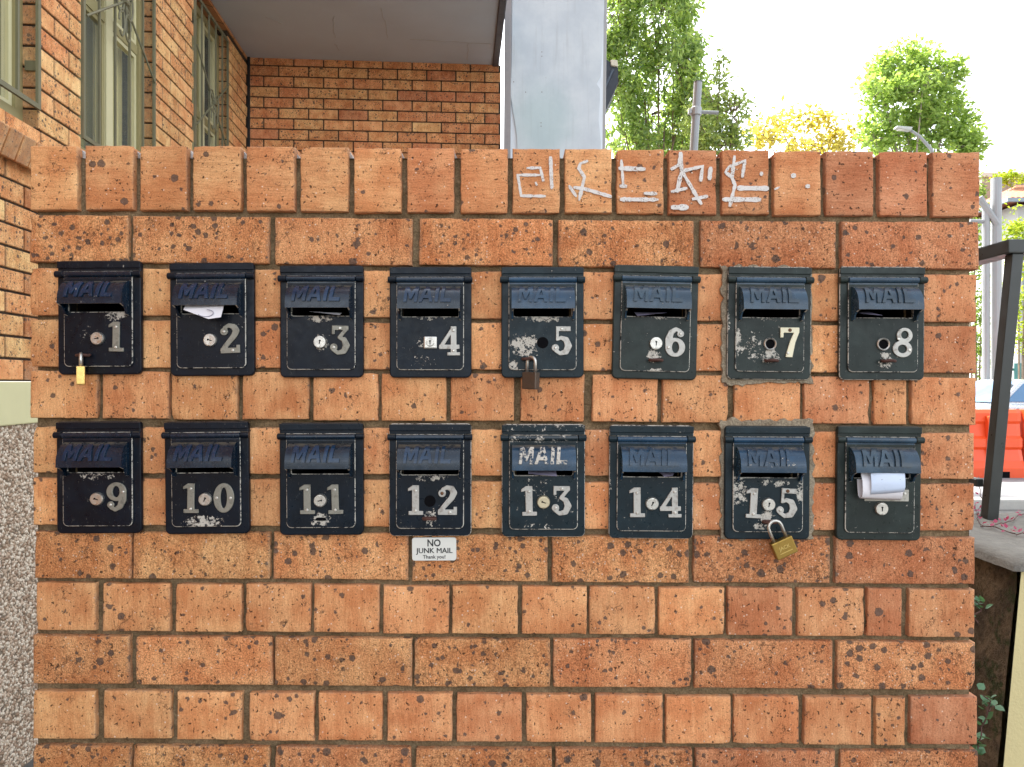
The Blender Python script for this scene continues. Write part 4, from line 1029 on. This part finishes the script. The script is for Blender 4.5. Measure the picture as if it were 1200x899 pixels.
link('panel', MB().prism(pv, 0, .012).me(), mat_panel(), pn)
link('backing_board', MB().prism([P2(596, 430), P2(704, 430), P2(709, -130), P2(597, -130)], .014, .06).me(), mat_plain('white board', (.70, .75, .80), .7, var=.04), pn)
link('edge_board', bevel_me(MB().prism([P2(588.5, 430), P2(596.5, 430), P2(600.5, -130), P2(592.5, -130)], -.01, .07).me(), .004, 1), mat_plain('grey trim paint', (.30, .285, .29), .6), pn)
link('edge_board', bevel_me(MB().prism([P2(700, 430), P2(706.5, 430), P2(713.5, -130), P2(707, -130)], .015, .09).me(), .004, 1), mat_plain('weathered trim', (.36, .36, .36), .7), pn)
link('foot', MB().box(P2(588, 0)[0], P2(706, 0)[0], .0, .07, 0, P2(600, 425)[1]).me(), mat_plain('panel base', (.4, .4, .4), .8), pn)
for (a, b_) in ((635, 61), (635, 66), (635, 108), (634, 144), (634, 148), (602, 96), (616, 108)):
    p = P2(a, b_); link('nail_hole', MB().tube([(p[0], -.0006, p[1]), (p[0], .002, p[1])], .0035, 8).me(), M_RUST, pn)
# dark fascia end sticking out behind the panel
gd = 6.4
gt = empty('eaves_gutter', (W(714, 100, gd).x, gd - CAM_D, 0)); tag(gt, 'black eaves end with cream cap jutting out behind the pale panel', 'gutter')
Q2 = lambda px, py: (W(px, py, gd).x - gt.location.x, W(px, py, gd).z)
link('fascia', MB().prism([Q2(700, 66), Q2(711, 70), Q2(724.5, 80), Q2(724.5, 97), Q2(706, 138), Q2(700, 138)], 0, .5).me(), mat_plain('black gutter', (.012, .017, .028), .45), gt)
link('gutter_lip', MB().tube([(*Q2(706.5, 108)[:1], -.01, Q2(706.5, 108)[1]), (Q2(718, 82)[0], -.01, Q2(718, 82)[1])], .012, 8).me(), mat_plain('navy lip', (.05, .07, .10), .4), gt)
link('end_cap', bevel_me(MB().prism([Q2(715, 71), Q2(723, 71.5), Q2(724, 79), Q2(716, 78)], -.02, .3).me(), .004, 1), mat_plain('cream cap', (.60, .54, .42), .6), gt)
link('bracket_post', MB().box(Q2(697, 0)[0], Q2(703, 0)[0], .02, .08, 0, Q2(700, 70)[1]).me(), mat_plain('dark post', (.05, .05, .06), .6), gt)

# ------------------------------------------------------------------ low rendered wall, coping and railing at the right
cd = 1.72
rw = empty('retaining_wall', (1.2, cd - CAM_D, 0)); tag(rw, 'low cream rendered wall with mossy end and weathered concrete coping', 'wall')
zcop = W(1195, 655, cd).z; xt = W(1194, 655, cd).x - 1.2; xb_ = xt - .115
def batter():
    y0, y1 = 0.0, .62; V = []; F = []
    # left end leans; a grid so that the moss can swell
    n, m = 14, 26
    for j in range(m + 1):
        z = (zcop - .03) * j / m; xe = xb_ + (xt - xb_) * (z / zcop)
        for i in range(n + 1):
            y_ = y0 + (y1 - y0) * i / n
            V.append((xe + .004 * mnoise.noise(Vector((y_ * 30, z * 30, 1))) + .006 * mnoise.noise(Vector((y_ * 9, z * 9, 4))), y_, z))
    for j in range(m):
        for i in range(n): a = j * (n + 1) + i; F.append((a, a + n + 1, a + n + 2, a + 1))
    return mesh(V, F)
def mat_moss():
    t = NT('mossy damp concrete'); o = t.obj(); n = t.noise(o, 9, 5, .65); g = t.noise(o, 70, 4, .7)
    c = t.mix(t.ramp(n, .38, .62), (.075, .055, .035), (.17, .125, .075)); c = t.mix(t.ramp(t.noise(o, 14, 4, .7), .5, .62), c, (.045, .055, .02)); c = t.mix(t.ramp(g, .45, .7, 0, .6), c, (.02, .016, .01))
    t.bump(t.math('ADD', g, n), .8, .01); return t.fin(c, .95, 0, .2)
link('mossy_end', batter(), mat_moss(), rw, smooth=True)
M_YEL = mat_plain('cream render', (.62, .53, .27), .85, var=.08, scale=6, bump=.4, bscale=140)
V = [(xb_ + .02, -.002, 0), (2.6, -.002, 0), (2.6, -.002, zcop - .03), (xt + .004, -.002, zcop - .03)]
link('render_face', MB().add(V + [(x, .6, z) for x, y_, z in V], [(0, 1, 2, 3), (7, 6, 5, 4), (1, 5, 6, 2), (3, 2, 6, 7)]).me(), M_YEL, rw)
cp = []
cop = bmesh.new()
def coping():
    n, m = 60, 16; V = []; F = []
    for j in range(m + 1):
        for i in range(n + 1):
            x = xt - .02 + (2.62 - xt + .02) * i / n; y_ = -.014 + .66 * j / m
            e = min(j, m - j, i) ; zz_ = zcop + (.006 * mnoise.noise(Vector((x * 11, y_ * 11, 0))) + .003 * mnoise.noise(Vector((x * 45, y_ * 45, 0)))) - (.008 if e == 0 else 0)
            V.append((x + (.006 * mnoise.noise(Vector((y_ * 25, 3, 0))) if i == 0 else 0), y_ + (.005 * mnoise.noise(Vector((x * 25, 8, 0))) if j == 0 else 0), zz_))
    for j in range(m):
        for i in range(n): a = j * (n + 1) + i; F.append((a, a + 1, a + n + 2, a + n + 1))
    rim = [i for i in range(n + 1)] + [j * (n + 1) + n for j in range(1, m + 1)] + [m * (n + 1) + i for i in range(n - 1, -1, -1)] + [j * (n + 1) for j in range(m - 1, 0, -1)]
    b = len(V); V += [(V[i][0], V[i][1], zcop - .026) for i in rim]
    for k in range(len(rim)): F.append((rim[k], b + k, b + (k + 1) % len(rim), rim[(k + 1) % len(rim)]))
    F.append(tuple(b + k for k in range(len(rim))))
    return mesh(V, F)
link('coping', coping(), mat_plain('weathered coping', (.20, .19, .165), .95, var=.4, scale=22, bump=1.0, bscale=120, spec=.1), rw, smooth=True)

rl = empty('steel_railing', (W(1160, 610, 2.21).x, 2.21 - CAM_D, zcop - .004)); tag(rl, 'black square-section steel railing leaning on the concrete coping', 'railing')
M_RAIL = mat_plain('black railing paint', (.030, .034, .031), .35, var=.3, scale=20)
M_RAILG = M_RAIL
def railbox(x0, x1, y0, y1, z0, z1, lean):
    mb = MB().box(x0, x1, y0, y1, z0, z1); mb.v = [(x + lean * z, y_, z) for x, y_, z in mb.v]; return bevel_me(mb.me(), .003, 2)
zr = W(1190, 297, 2.21).z - rl.location.z; lean = (W(1191, 297, 2.21).x - W(1161, 610, 2.21).x) / zr
link('post', railbox(-.008, .026, 0, .036, 0, zr, lean), M_RAIL, rl)
xr = W(1183, 290, 2.2).x - rl.location.x
link('handrail', bevel_me(MB().box(xr, xr + .065, -.006, 2.2, zr, zr + .042).me(), .004, 2), M_RAIL, rl)
link('handrail', bevel_me(MB().box(xr + .068, xr + 1.5, -.006, .055, zr, zr + .042).me(), .004, 2), M_RAIL, rl)
link('lower_rail', bevel_me(MB().box(-.006, .018, .055, 2.2, .095, .120).me(), .003, 1), M_RAIL, rl)
link('end_post', railbox(xr + .012, xr + .056, 2.14, 2.19, -zcop + .004, zr, 0), M_RAIL, rl)
link('end_post', railbox(xr + 1.44, xr + 1.485, 0, .05, 0, zr, 0), M_RAIL, rl)

# ------------------------------------------------------------------ leaves
def mat_leaf(name, c0, c1, trans=.5, rough=.45):
    t = NT(name); r_ = t.n('ShaderNodeNewGeometry').outputs['Random Per Island']
    c = t.mix(r_, c0, c1); t.fin(c, rough, 0, .4)
    tr = t.n('ShaderNodeBsdfTranslucent'); t.l(t.mix(1, c, (1.5, 1.5, .8), 'MULTIPLY'), tr.inputs[0])
    mx = t.n('ShaderNodeMixShader'); mx.inputs[0].default_value = trans; t.l(t.p.outputs[0], mx.inputs[1]); t.l(tr.outputs[0], mx.inputs[2]); t.l(mx.outputs[0], t.out.inputs[0])
    return t.m
def leaf(mb, p, L, wd, rn, droop=.0, up=None):
    d = Vector((rn.gauss(0, 1), rn.gauss(0, 1), rn.gauss(0, .7) - droop)).normalized()
    s = d.cross(Vector((rn.gauss(0, 1), rn.gauss(0, 1), rn.gauss(0, 1)))).normalized(); nn = s.cross(d) * wd * .35
    a = p; b = p + d * L
    mb.add([a, p + d * L * .45 + s * wd * .5 + nn, b, p + d * L * .45 - s * wd * .5 + nn, p + d * L * .5], [(0, 1, 4), (1, 2, 4), (2, 3, 4), (3, 0, 4)])
def tree(name, label, d, base_px, lobes, mat, bark, L, wd, n_cl, n_lf, cl_r, droop, seed, trunk_r=.16, fork=.45, group='trees beyond the wall', depth=.8):
    rn = random.Random(seed); bp = W(base_px, 449.5, d); bp.z = 0
    t = empty(name, bp); tag(t, label, 'tree', group)
    cen = [(W(px, py, d) - bp + Vector((0, rn.uniform(-.6, .6) * rx * d / FPX, 0)), rx * d / FPX, ry * d / FPX) for px, py, rx, ry in lobes]
    zlo = min(c[0].z for c in cen); tk = MB(); fz = max(.8, zlo * fork)
    fkp = Vector((rn.uniform(-.1, .1), 0, fz)); tk.tube([(0, 0, -.1), (rn.uniform(-.06, .06), 0, fz * .5), fkp], [trunk_r * 1.3, trunk_r, trunk_r * .85], 9)
    lf = MB()
    for (c, rx, rz) in cen:
        m = fkp.lerp(c, .55) + Vector((rn.uniform(-.2, .2), rn.uniform(-.2, .2), .15 * (c - fkp).length)); tk.tube([fkp, fkp.lerp(m, .5) + Vector((0, 0, .1)), m, c, c + Vector((rn.uniform(-.3, .3) * rx, 0, rz * .6))], [trunk_r * .6, trunk_r * .45, trunk_r * .32, trunk_r * .16, .008], 6)
        nb = max(4, int(n_cl * rx * rz / (.4 * .4)))
        for _ in range(nb):
            while True:
                q = Vector((rn.uniform(-1, 1), rn.uniform(-1, 1), rn.uniform(-1, 1)))
                if q.length < 1: break
            q = q.normalized() * (q.length ** .45); cc = c + Vector((q.x * rx, q.y * min(rx, rz) * depth, q.z * rz))
            if rn.random() < .35: tk.tube([c + (cc - c) * .25, c + (cc - c) * .65 + Vector((0, 0, .03)), cc], [.014, .009, .004], 4, False)
            for _k in range(int(n_lf * rn.uniform(.5, 1.4))):
                pp = cc + Vector((rn.gauss(0, cl_r), rn.gauss(0, cl_r), rn.gauss(0, cl_r * (.8 + droop * .4)))); leaf(lf, pp, L * rn.uniform(.7, 1.25), wd * rn.uniform(.8, 1.2), rn, droop)
    link('trunk', tk.me(fix=False), bark, t, smooth=True); link('crown', lf.me(fix=False), mat, t)
    return t
M_BARK = mat_plain('grey brown bark', (.20, .15, .11), .9, var=.3, scale=12, bump=.5, bscale=40)
M_BARK2 = mat_plain('pale bark', (.30, .25, .21), .9, var=.3, scale=12)
tree('gum_tree', 'tall loose gum tree with drooping narrow leaves behind the pale panel', 14, 776,
     [(752, -45, 55, 50), (722, 10, 30, 40), (772, 25, 40, 45), (800, -5, 22, 40), (735, 70, 34, 36), (785, 85, 34, 36), (720, 115, 26, 30), (760, 130, 34, 32), (802, 128, 26, 30), (735, 165, 34, 22), (785, 172, 40, 24), (806, 60, 20, 26), (808, 100, 22, 26), (815, 145, 24, 28), (712, 60, 18, 34)],
     mat_leaf('gum leaves', (.16, .25, .11), (.42, .54, .18)), M_BARK, .15, .05, 38, 16, .075, 1.0, 3, .05, .5)
tree('small_gum_tree', 'smaller dense tree with a pointed top behind the clamped steel pole', 12.5, 838,
     [(843, 85, 9, 22), (838, 115, 22, 24), (856, 138, 20, 26), (864, 158, 14, 18), (820, 150, 22, 24), (848, 172, 26, 20), (815, 185, 26, 20)],
     mat_leaf('dark gum leaves', (.17, .24, .11), (.40, .48, .16)), M_BARK, .12, .045, 42, 16, .07, .6, 8, .05, .5)
tree('golden_tree', 'thin tree in golden yellow leaf between the two green ones', 19, 940,
     [(893, 152, 20, 16), (915, 140, 18, 15), (945, 135, 24, 14), (975, 142, 22, 14), (992, 158, 18, 14), (955, 160, 36, 14), (905, 170, 34, 14), (970, 175, 34, 14)],
     mat_leaf('golden leaves', (.34, .29, .06), (.56, .48, .14)), M_BARK, .17, .09, 17, 8, .11, .1, 5, .06, .5)
tree('domed_tree', 'rounded bright green tree standing alone against the white sky', 24, 1078,
     [(1072, 68, 34, 22), (1050, 88, 34, 22), (1095, 88, 32, 26), (1030, 108, 24, 20), (1070, 112, 34, 18), (1105, 115, 28, 24), (1032, 140, 24, 18), (1066, 138, 30, 16), (1102, 142, 34, 20), (1130, 150, 24, 20), (1022, 165, 22, 12), (1060, 168, 34, 12), (1142, 165, 20, 14), (1110, 172, 40, 12)],
     mat_leaf('bright leaves', (.18, .28, .08), (.42, .54, .17)), M_BARK2, .20, .11, 20, 12, .12, .1, 6, .10, .4)
def shrub(name, label, d, px, lobes, mat, L, wd, n_cl, n_lf, seed, cat='shrub'):
    rn = random.Random(seed); bp = W(px, 449.5, d); bp.z = 0; t = empty(name, bp); tag(t, label, cat); st = MB(); lf = MB()
    for (lx, ly, rx, ry) in lobes:
        c = W(lx, ly, d) - bp; r1, r2_ = rx * d / FPX, ry * d / FPX; st.tube([(c.x * .3, 0, 0), c * .6, c], [.03, .02, .008], 5)
        for _ in range(n_cl):
            q = Vector((rn.gauss(0, .5), rn.gauss(0, .5), rn.gauss(0, .5))); cc = c + Vector((q.x * r1, q.y * r1, q.z * r2_))
            for _k in range(n_lf): leaf(lf, cc + Vector((rn.gauss(0, .07), rn.gauss(0, .07), rn.gauss(0, .07))), L * rn.uniform(.7, 1.2), wd, rn, .1)
    link('stem', st.me(fix=False), M_BARK, t); link('foliage', lf.me(fix=False), mat, t); return t
M_HEDGE = mat_leaf('lime shrub leaves', (.16, .24, .02), (.40, .46, .05))
shrub('shrub', 'lime green shrub in front of the tiled roof house', 17.5, 1196, [(1192, 272, 18, 18), (1215, 268, 20, 20), (1204, 300, 24, 24), (1200, 345, 26, 30), (1200, 395, 26, 30)], M_HEDGE, .11, .05, 60, 9, 1)
shrub('shrub', 'darker green shrub rising between the galvanised posts', 20, 1146, [(1140, 225, 12, 22), (1142, 300, 14, 40), (1150, 360, 14, 40), (1148, 415, 16, 30), (1130, 270, 18, 30)], mat_leaf('mid green shrub', (.10, .17, .03), (.24, .32, .06)), .12, .05, 60, 9, 2)
shrub('climbing_plant', 'yellow-green climber trailing along the top of the far grey wall', 29, 1190, [(1172, 207, 8, 4), (1185, 205, 8, 5), (1198, 208, 8, 6), (1212, 210, 10, 6), (1180, 212, 6, 6)], M_HEDGE, .15, .08, 14, 8, 3, 'climber')

# ------------------------------------------------------------------ street furniture and houses beyond
M_GALV = mat_plain('galvanised steel', (.27, .28, .285), .45, .3, var=.08, scale=6)
gp = W(813, 449.5, 9.0); pole = empty('clamped_pole', (gp.x, gp.y, 0)); tag(pole, 'galvanised steel pole with a clamp and short side arm above the wall', 'pole')
topz = W(818, 97, 9.0).z; ln = (W(818.5, 97, 9).x - W(813.5, 175, 9).x) / (W(0, 97, 9).z - W(0, 175, 9).z)
off = lambda z: ln * (z - W(0, 175, 9).z)
link('shaft', MB().tube([(off(0), 0, 0), (off(topz), 0, topz)], .050, 16).me(), M_GALV, pole, smooth=False)
zc_ = W(0, 131, 9).z
link('clamp', bevel_me(MB().tube([(off(zc_), 0, zc_ - .05), (off(zc_), 0, zc_ + .05)], .066, 14).box(off(zc_) - .095, off(zc_) - .055, -.03, .03, zc_ - .03, zc_ + .03).me(), .006, 1), mat_plain('dull clamp', (.34, .35, .35), .5, .4), pole)
link('side_arm', MB().tube([(off(zc_) + .055, 0, zc_ - .004), (off(zc_) + .27, 0, zc_ - .012)], .022, 12).me(), M_GALV, pole)
link('pole_cap', MB().tube([(off(topz), 0, topz), (off(topz), 0, topz + .012)], .051, 16).me(), mat_plain('dark cap', (.12, .12, .13), .5), pole)

def street_lamp():
    d = 20; a = W(1092, 176, d); b = W(1078, 160, d); c = W(1066, 152, d); e = W(1050, 150.5, d)
    t = empty('street_lamp', (a.x + .18, a.y, 0)); tag(t, 'grey street lamp arm reaching in front of the domed tree', 'street lamp'); o_ = t.location
    link('pole', MB().tube([(0, 0, 0), (0, 0, a.z - .9)], [.09, .06], 12).me(), M_GALV, t)
    link('arm', MB().tube([Vector((0, 0, a.z - .92)), a - Vector((o_.x, o_.y, 0)), b - Vector((o_.x, o_.y, 0)), c - Vector((o_.x, o_.y, 0))], [.055, .045, .04, .035], 10).me(), M_GALV, t, smooth=True)
    p0, p1 = c - Vector((o_.x, o_.y, 0)), e - Vector((o_.x, o_.y, 0)); hd_ = link('lamp_head', bevel_me(MB().prism([(p0.x + .05, p0.z + .05), (p1.x, p1.z + .05), (p1.x - .04, p1.z - .01), (p0.x, p0.z - .05)], p0.y - .09, p0.y + .09).me(), .02, 2), mat_plain('lamp housing', (.40, .42, .40), .5), t)
    link('lens', MB().box(p1.x + .05, p0.x - .08, p0.y - .06, p0.y + .06, p1.z - .055, p1.z - .03).me(), mat_plain('lamp lens', (.6, .6, .55), .3), hd_)
street_lamp()

def galv_frame():
    d = 16.6; x1_ = W(1167, 0, d).x; x2_ = W(1155.5, 0, d).x; y_ = d - CAM_D
    def post(px, top, r_, lab):
        p = W(px, top, d); t = empty('steel_post', (p.x, y_, 0)); tag(t, lab, 'post', 'galvanised posts by the road')
        link('shaft', MB().tube([(0, 0, 0), (0, 0, p.z)], r_, 14).me(), M_GALV, t); link('base_plate', MB().box(-.2, .2, -.2, .2, 0.005, .03).me(), M_GALV, t); return t
    a = post(1167.5, 209, .108, 'thick galvanised post with a diagonal brace beside the far wall'); b = post(1155.5, 240, .078, 'thinner galvanised post beside the braced one')
    p = W(1167, 264, d); q = W(1146, 232, d)
    link('brace', MB().tube([(p.x - a.location.x, -.05, p.z), (q.x - a.location.x, -.05, q.z)], .075, 10).me(), M_GALV, a)
    p = W(1158, 260, d); q = W(1136, 259, d); link('cross_bar', MB().tube([(p.x - b.location.x, 0, p.z), (q.x - b.location.x, 0, q.z)], .045, 10).me(), M_GALV, b)
galv_frame()

# orange water-filled barriers along the road
def barrier(x0, yw, L, rz, label):
    t = empty('road_barrier', (x0, yw, .004), (0, 0, rz)); t.scale = (1.1, 1.1, 1.1); tag(t, label, 'barrier', 'orange barriers along the road')
    prof = [(-.30, 0), (-.30, .14), (-.22, .24), (-.17, .40), (-.20, .44), (-.20, .56), (-.15, .60), (-.13, .78), (-.16, .82), (-.16, .94), (-.12, .99)]
    prof = prof + [(-y_, z) for y_, z in reversed(prof)]
    n = len(prof); V = []; F = []; xs = [0, .06, .5 * L, L - .06, L]
    for x, k in zip(xs, (.9, 1, 1, 1, .9)): V += [(x, y_ * k, z) for y_, z in prof]
    for i in range(len(xs) - 1):
        for k in range(n): F.append((i * n + k, i * n + (k + 1) % n, (i + 1) * n + (k + 1) % n, (i + 1) * n + k))
    F += [tuple(range(n - 1, -1, -1)), tuple((len(xs) - 1) * n + k for k in range(n))]
    link('shell', MB().add(V, F).me(), M_ORANGE, t)
    for fx in (.25, .5, .75): link('rib', bevel_me(MB().box(L * fx - .05, L * fx + .05, -.235, -.12, .16, .90).me(), .02, 2), M_ORANGE, t)
    for fx in (.2, .8): link('fork_slot', MB().box(L * fx - .12, L * fx + .12, -.304, -.28, .0, .09).me(), M_BLACK, t)
    zig = [(L + .004 + (.02 if k % 2 else -.02), .12 + .2 * k) for k in range(5)]
    link('joint_pin', MB().tube([(L + .03, -.02, 0), (L + .03, -.02, 1.0)], .02, 8).me(), mat_plain('dark pin', (.05, .03, .03), .5), t); return t
M_ORANGE = mat_plain('orange red barrier plastic', (.75, .085, .018), .4, var=.12, scale=3)
by = 12.2 - CAM_D
xs_ = W(1191.5, 500, 12.2).x
barrier(xs_ - 2.13, by + .05, 1.9, R(-1.5), 'orange plastic road barrier partly hidden by the brick wall')
barrier(xs_ + .03, by, 1.9, R(-2), 'orange plastic road barrier seen past the railing post')

# parked car beyond the barriers
def car():
    d = 16.0; t = empty('parked_car', (W(1195, 0, d).x, d - CAM_D, .004), (0, 0, R(8))); t.scale = (1.08, 1.08, 1.1); tag(t, 'silver parked car with bluish windscreen behind the orange barriers', 'car')
    hood_ = [(-2.1, .35), (2.1, .35), (2.15, .55), (2.1, .78), (1.95, .92), (1.0, .97), (-1.05, 1.0), (-1.95, .88), (-2.15, .70), (-2.18, .5)]
    V = []; F = []; n = len(hood_)
    for y_, k, dz in ((-.86, .97, -.03), (-.80, 1, 0), (0, 1.01, .03), (.80, 1, 0), (.86, .97, -.03)): V += [(x * k, y_, z + dz * (z > .8)) for x, z in hood_]
    for i in range(4):
        for k in range(n): F.append((i * n + k, i * n + (k + 1) % n, (i + 1) * n + (k + 1) % n, (i + 1) * n + k))
    F += [tuple(range(n - 1, -1, -1)), tuple(4 * n + k for k in range(n))]
    link('body', bevel_me(MB().add(V, F).me(), .03, 2), mat_plain('silver car paint', (.48, .53, .56), .25, .5, var=.05), t)
    cab = [(-1.15, .98), (1.35, .95), (.95, 1.36), (.55, 1.45), (-.35, 1.46), (-.55, 1.42)]
    m = len(cab); V = [(x, -.78 if z < 1.2 else -.60, z) for x, z in cab] + [(x, .78 if z < 1.2 else .60, z) for x, z in cab]
    F = [tuple(range(m)), tuple(range(2 * m - 1, m - 1, -1))] + [(i + m, (i + 1) % m + m, (i + 1) % m, i) for i in range(m)]
    cb = link('cabin', bevel_me(MB().add(V, F).me(), .04, 2), mat_plain('silver cabin', (.48, .53, .56), .25, .5, var=.05), t)
    M_REFL = mat_plain('blue reflection glass', (.05, .16, .30), .08, 0, .8, var=.1)  # blue reflection on the glass put into its base colour
    def quad(name, pts): link(name, MB().add(pts, [(0, 1, 2, 3)]).me(fix=False), M_REFL, cb)
    quad('windscreen', [(-1.13, .68, 1.03), (-1.13, -.68, 1.03), (-.62, -.54, 1.42), (-.62, .54, 1.42)])
    quad('side_window', [(-1.0, -.775, 1.04), (.05, -.775, 1.04), (.0, -.615, 1.385), (-.50, -.625, 1.375)]); quad('side_window', [(.12, -.775, 1.04), (1.10, -.775, 1.04), (.82, -.625, 1.34), (.08, -.615, 1.385)])
    for wx in (-1.35, 1.35):
        for wy in (-.80, .80):
            w_ = link('wheel', MB().tube([(wx, wy - .1, .315), (wx, wy + .1, .315)], .315, 20).me(), mat_plain('tyre', (.02, .02, .02), .8), t)
            link('rim', MB().tube([(wx, wy - .115 if wy < 0 else wy + .105, .315), (wx, wy - .105 if wy < 0 else wy + .115, .315)], .2, 16).me(), M_GALV, w_)
    for s in (-.6, .6): link('headlight', bevel_me(MB().box(-2.14, -2.0, s - .16, s + .16, .66, .78).me(), .02, 1), mat_plain('headlight', (.7, .7, .7), .1), t)
car()

# far wall and tiled house
fw = empty('boundary_wall', (W(1180, 0, 31).x, 31 - CAM_D, 0)); tag(fw, 'high stained grey concrete wall with pale capping beyond the road', 'wall')
ztop = W(0, 208, 31).z
link('wall_face', MB().box(-1.05, 14, 0, .3, 0, ztop).me(), mat_plain('stained concrete', (.30, .26, .21), .9, var=.35, scale=1.2), fw)
link('capping', bevel_me(MB().box(-1.1, 14, -.06, .36, ztop, ztop + .22).me(), .02, 1), mat_plain('pale capping', (.55, .52, .46), .8), fw)
hs_ = empty('tiled_house', (W(1175, 0, 27).x, 27 - CAM_D, 0)); tag(hs_, 'house with orange tiled roof and blue-grey gutter at the far side of the road', 'house')
ze = W(0, 236, 27).z
link('wall', MB().box(.55, 7.5, 0, 5, 0, ze - .12).me(), mat_plain('pale house wall', (.50, .50, .48), .8), hs_)
ang = R(17)
rf = link('roof', MB().add([(-.1, -.45, ze), (8.2, -.45, ze), (8.2, 2.5, ze + 1.25), (2.2, 2.5, ze + 1.25), (-.1, 5.4, ze), (8.2, 5.4, ze)], [(0, 1, 2, 3), (0, 3, 4), (3, 2, 5, 4), (0, 4, 5, 1)]).me(), mat_plain('roof underlay', (.30, .10, .05), .8), hs_)
M_TILE = mat_plain('terracotta tile', (.62, .19, .075), .7, var=.25, scale=5)
tme = MB(); arc = [R(180 * k / 6) for k in range(7)]
V = [(.09 * math.cos(a), 0, .05 * math.sin(a)) for a in arc] + [(.09 * math.cos(a), .32, .05 * math.sin(a)) for a in arc]
tme.add(V, [(k, k + 1, k + 8, k + 7) for k in range(6)] + [tuple(range(6, -1, -1))]); TILE = tme.me(); TILE.materials.append(M_TILE)
sl_ = math.atan2(1.25, 2.95)
for r_i in range(4):
    for c_i in range(16):
        yy = -.47 + .28 * r_i; xx = .05 + .2 * c_i + (.14 * r_i * 2.3 / 2.95 * 2 if False else 0)
        if xx < -.1 + (yy + .45) / 2.95 * 2.3: continue
        link('roof_tile', TILE, None, rf, (xx, yy, ze + .012 + (yy + .45) * math.tan(sl_) + .004 * r_i), (sl_, 0, 0))
link('gutter', MB().box(-.2, 8.2, -.58, -.47, ze - .14, ze - .005).box(-.2, -.09, -.47, 5.4, ze - .14, ze - .005).me(), mat_plain('blue grey gutter', (.24, .28, .33), .5), hs_)
wd_ = link('window', MB().box(.74, .80, -.05, .02, 3.6, 5.6).box(1.55, 1.61, -.05, .02, 3.6, 5.6).box(.80, 1.55, -.05, .02, 3.6, 3.66).box(.80, 1.55, -.05, .02, 5.54, 5.6).me(), mat_plain('blue grey window frame', (.22, .27, .33), .5), hs_)
link('pane', MB().box(.80, 1.55, -.02, .01, 3.66, 5.54).me(), mat_plain('far glass', (.30, .36, .42), .1), wd_)
fn = empty('metal_fence', (W(1196, 0, 19.4).x, 19.4 - CAM_D, .004)); tag(fn, 'teal green metal sheet fence beyond the parked car', 'fence')
M_TEAL = mat_plain('teal fence paint', (.06, .20, .19), .5, var=.1)
for k in range(14): link('fence_sheet', MB().box(-.15 + .25 * k, .09 + .25 * k, -.02 if k % 2 else 0, .02 if k % 2 else .04, 0, 2.05).me(), M_TEAL, fn)
link('fence_rail', MB().box(-.2, 3.4, .045, .10, 1.85, 1.92).me(), M_TEAL, fn)

# ------------------------------------------------------------------ small plants on and beside the coping
def ivy(name, label, starts, mat, seed, L, on_top=False, cat='creeper'):
    rn = random.Random(seed); p0 = starts[0][0]; t = empty(name, p0); tag(t, label, cat); st = MB(); n = 0
    for pts in starts:
        P = [Vector(p) - Vector(p0) for p in pts]; Q = []
        for a, b in zip(P, P[1:]):
            for k in range(4): Q.append(a.lerp(b, k / 4) + Vector((rn.gauss(0, .004), rn.gauss(0, .004), abs(rn.gauss(0, .003)))))
        Q.append(P[-1]); st.tube(Q, .0016, 5)
        for q in Q[1:]:
            for _ in range(rn.choice((1, 2, 2))):
                if rn.random() < .15: continue
                a = rn.uniform(0, 6.28); ll = L * rn.uniform(.6, 1.15); M_ = Matrix.Translation(q + Vector((rn.gauss(0, .006), rn.gauss(0, .006), rn.uniform(0, .012)))) @ Matrix.Rotation(a, 4, 'Z') @ Matrix.Rotation(rn.uniform(-1.2, .3), 4, 'Y') @ Matrix.Rotation(rn.uniform(-.6, .6), 4, 'X')
                V = [M_ @ Vector(v) for v in ((0, 0, 0), (.30 * ll, .36 * ll, .05 * ll), (.65 * ll, .30 * ll, .03 * ll), (ll, 0, -.05 * ll), (.65 * ll, -.30 * ll, .03 * ll), (.30 * ll, -.36 * ll, .05 * ll), (.5 * ll, 0, -.02 * ll))]
                link('leaf', MB().add(V, [(0, 1, 6), (1, 2, 6), (2, 3, 6), (3, 4, 6), (4, 5, 6), (5, 0, 6)]).me(fix=False), mat, t)
    link('stem', st.me(), mat_plain('twig', (.10, .05, .04), .8), t); return t
M_RED = mat_leaf('crimson creeper leaves', (.22, .02, .07), (.50, .07, .16), .35); M_IVY = mat_leaf('ivy leaves', (.05, .12, .06), (.12, .24, .13), .25)
def ct(px, py): d = (CAM_H - zcop - .004) * FPX / (py - 449.5); return W(px, py, d)
ivy('red_creeper', 'crimson creeper sprawling over the coping at the foot of the railing post',
    [[ct(1150, 618), ct(1166, 616), ct(1184, 612), ct(1204, 600)], [ct(1150, 618), ct(1146, 606), ct(1143, 590)], [ct(1160, 617), ct(1176, 622), ct(1196, 628), ct(1212, 626)], [ct(1146, 606), ct(1152, 590), ct(1147, 578) + Vector((0, 0, .06))]], M_RED, 4, .014)
g0 = 1.60
ivy('ivy', 'green ivy sprigs growing from the gap beside the brick wall', [[W(1146, 893, g0), W(1150, 870, g0), W(1158, 838, g0), W(1152, 815, g0)], [W(1150, 870, g0), W(1145, 885, g0)], [W(1158, 838, g0), W(1164, 828, g0)]], M_IVY, 5, .024, cat='ivy')
ivy('ivy', 'single leafy sprig on the mossy end of the cream wall', [[W(1143, 730, 1.62), W(1148, 715, 1.62), W(1150, 708, 1.62)]], M_IVY, 6, .020, cat='ivy')
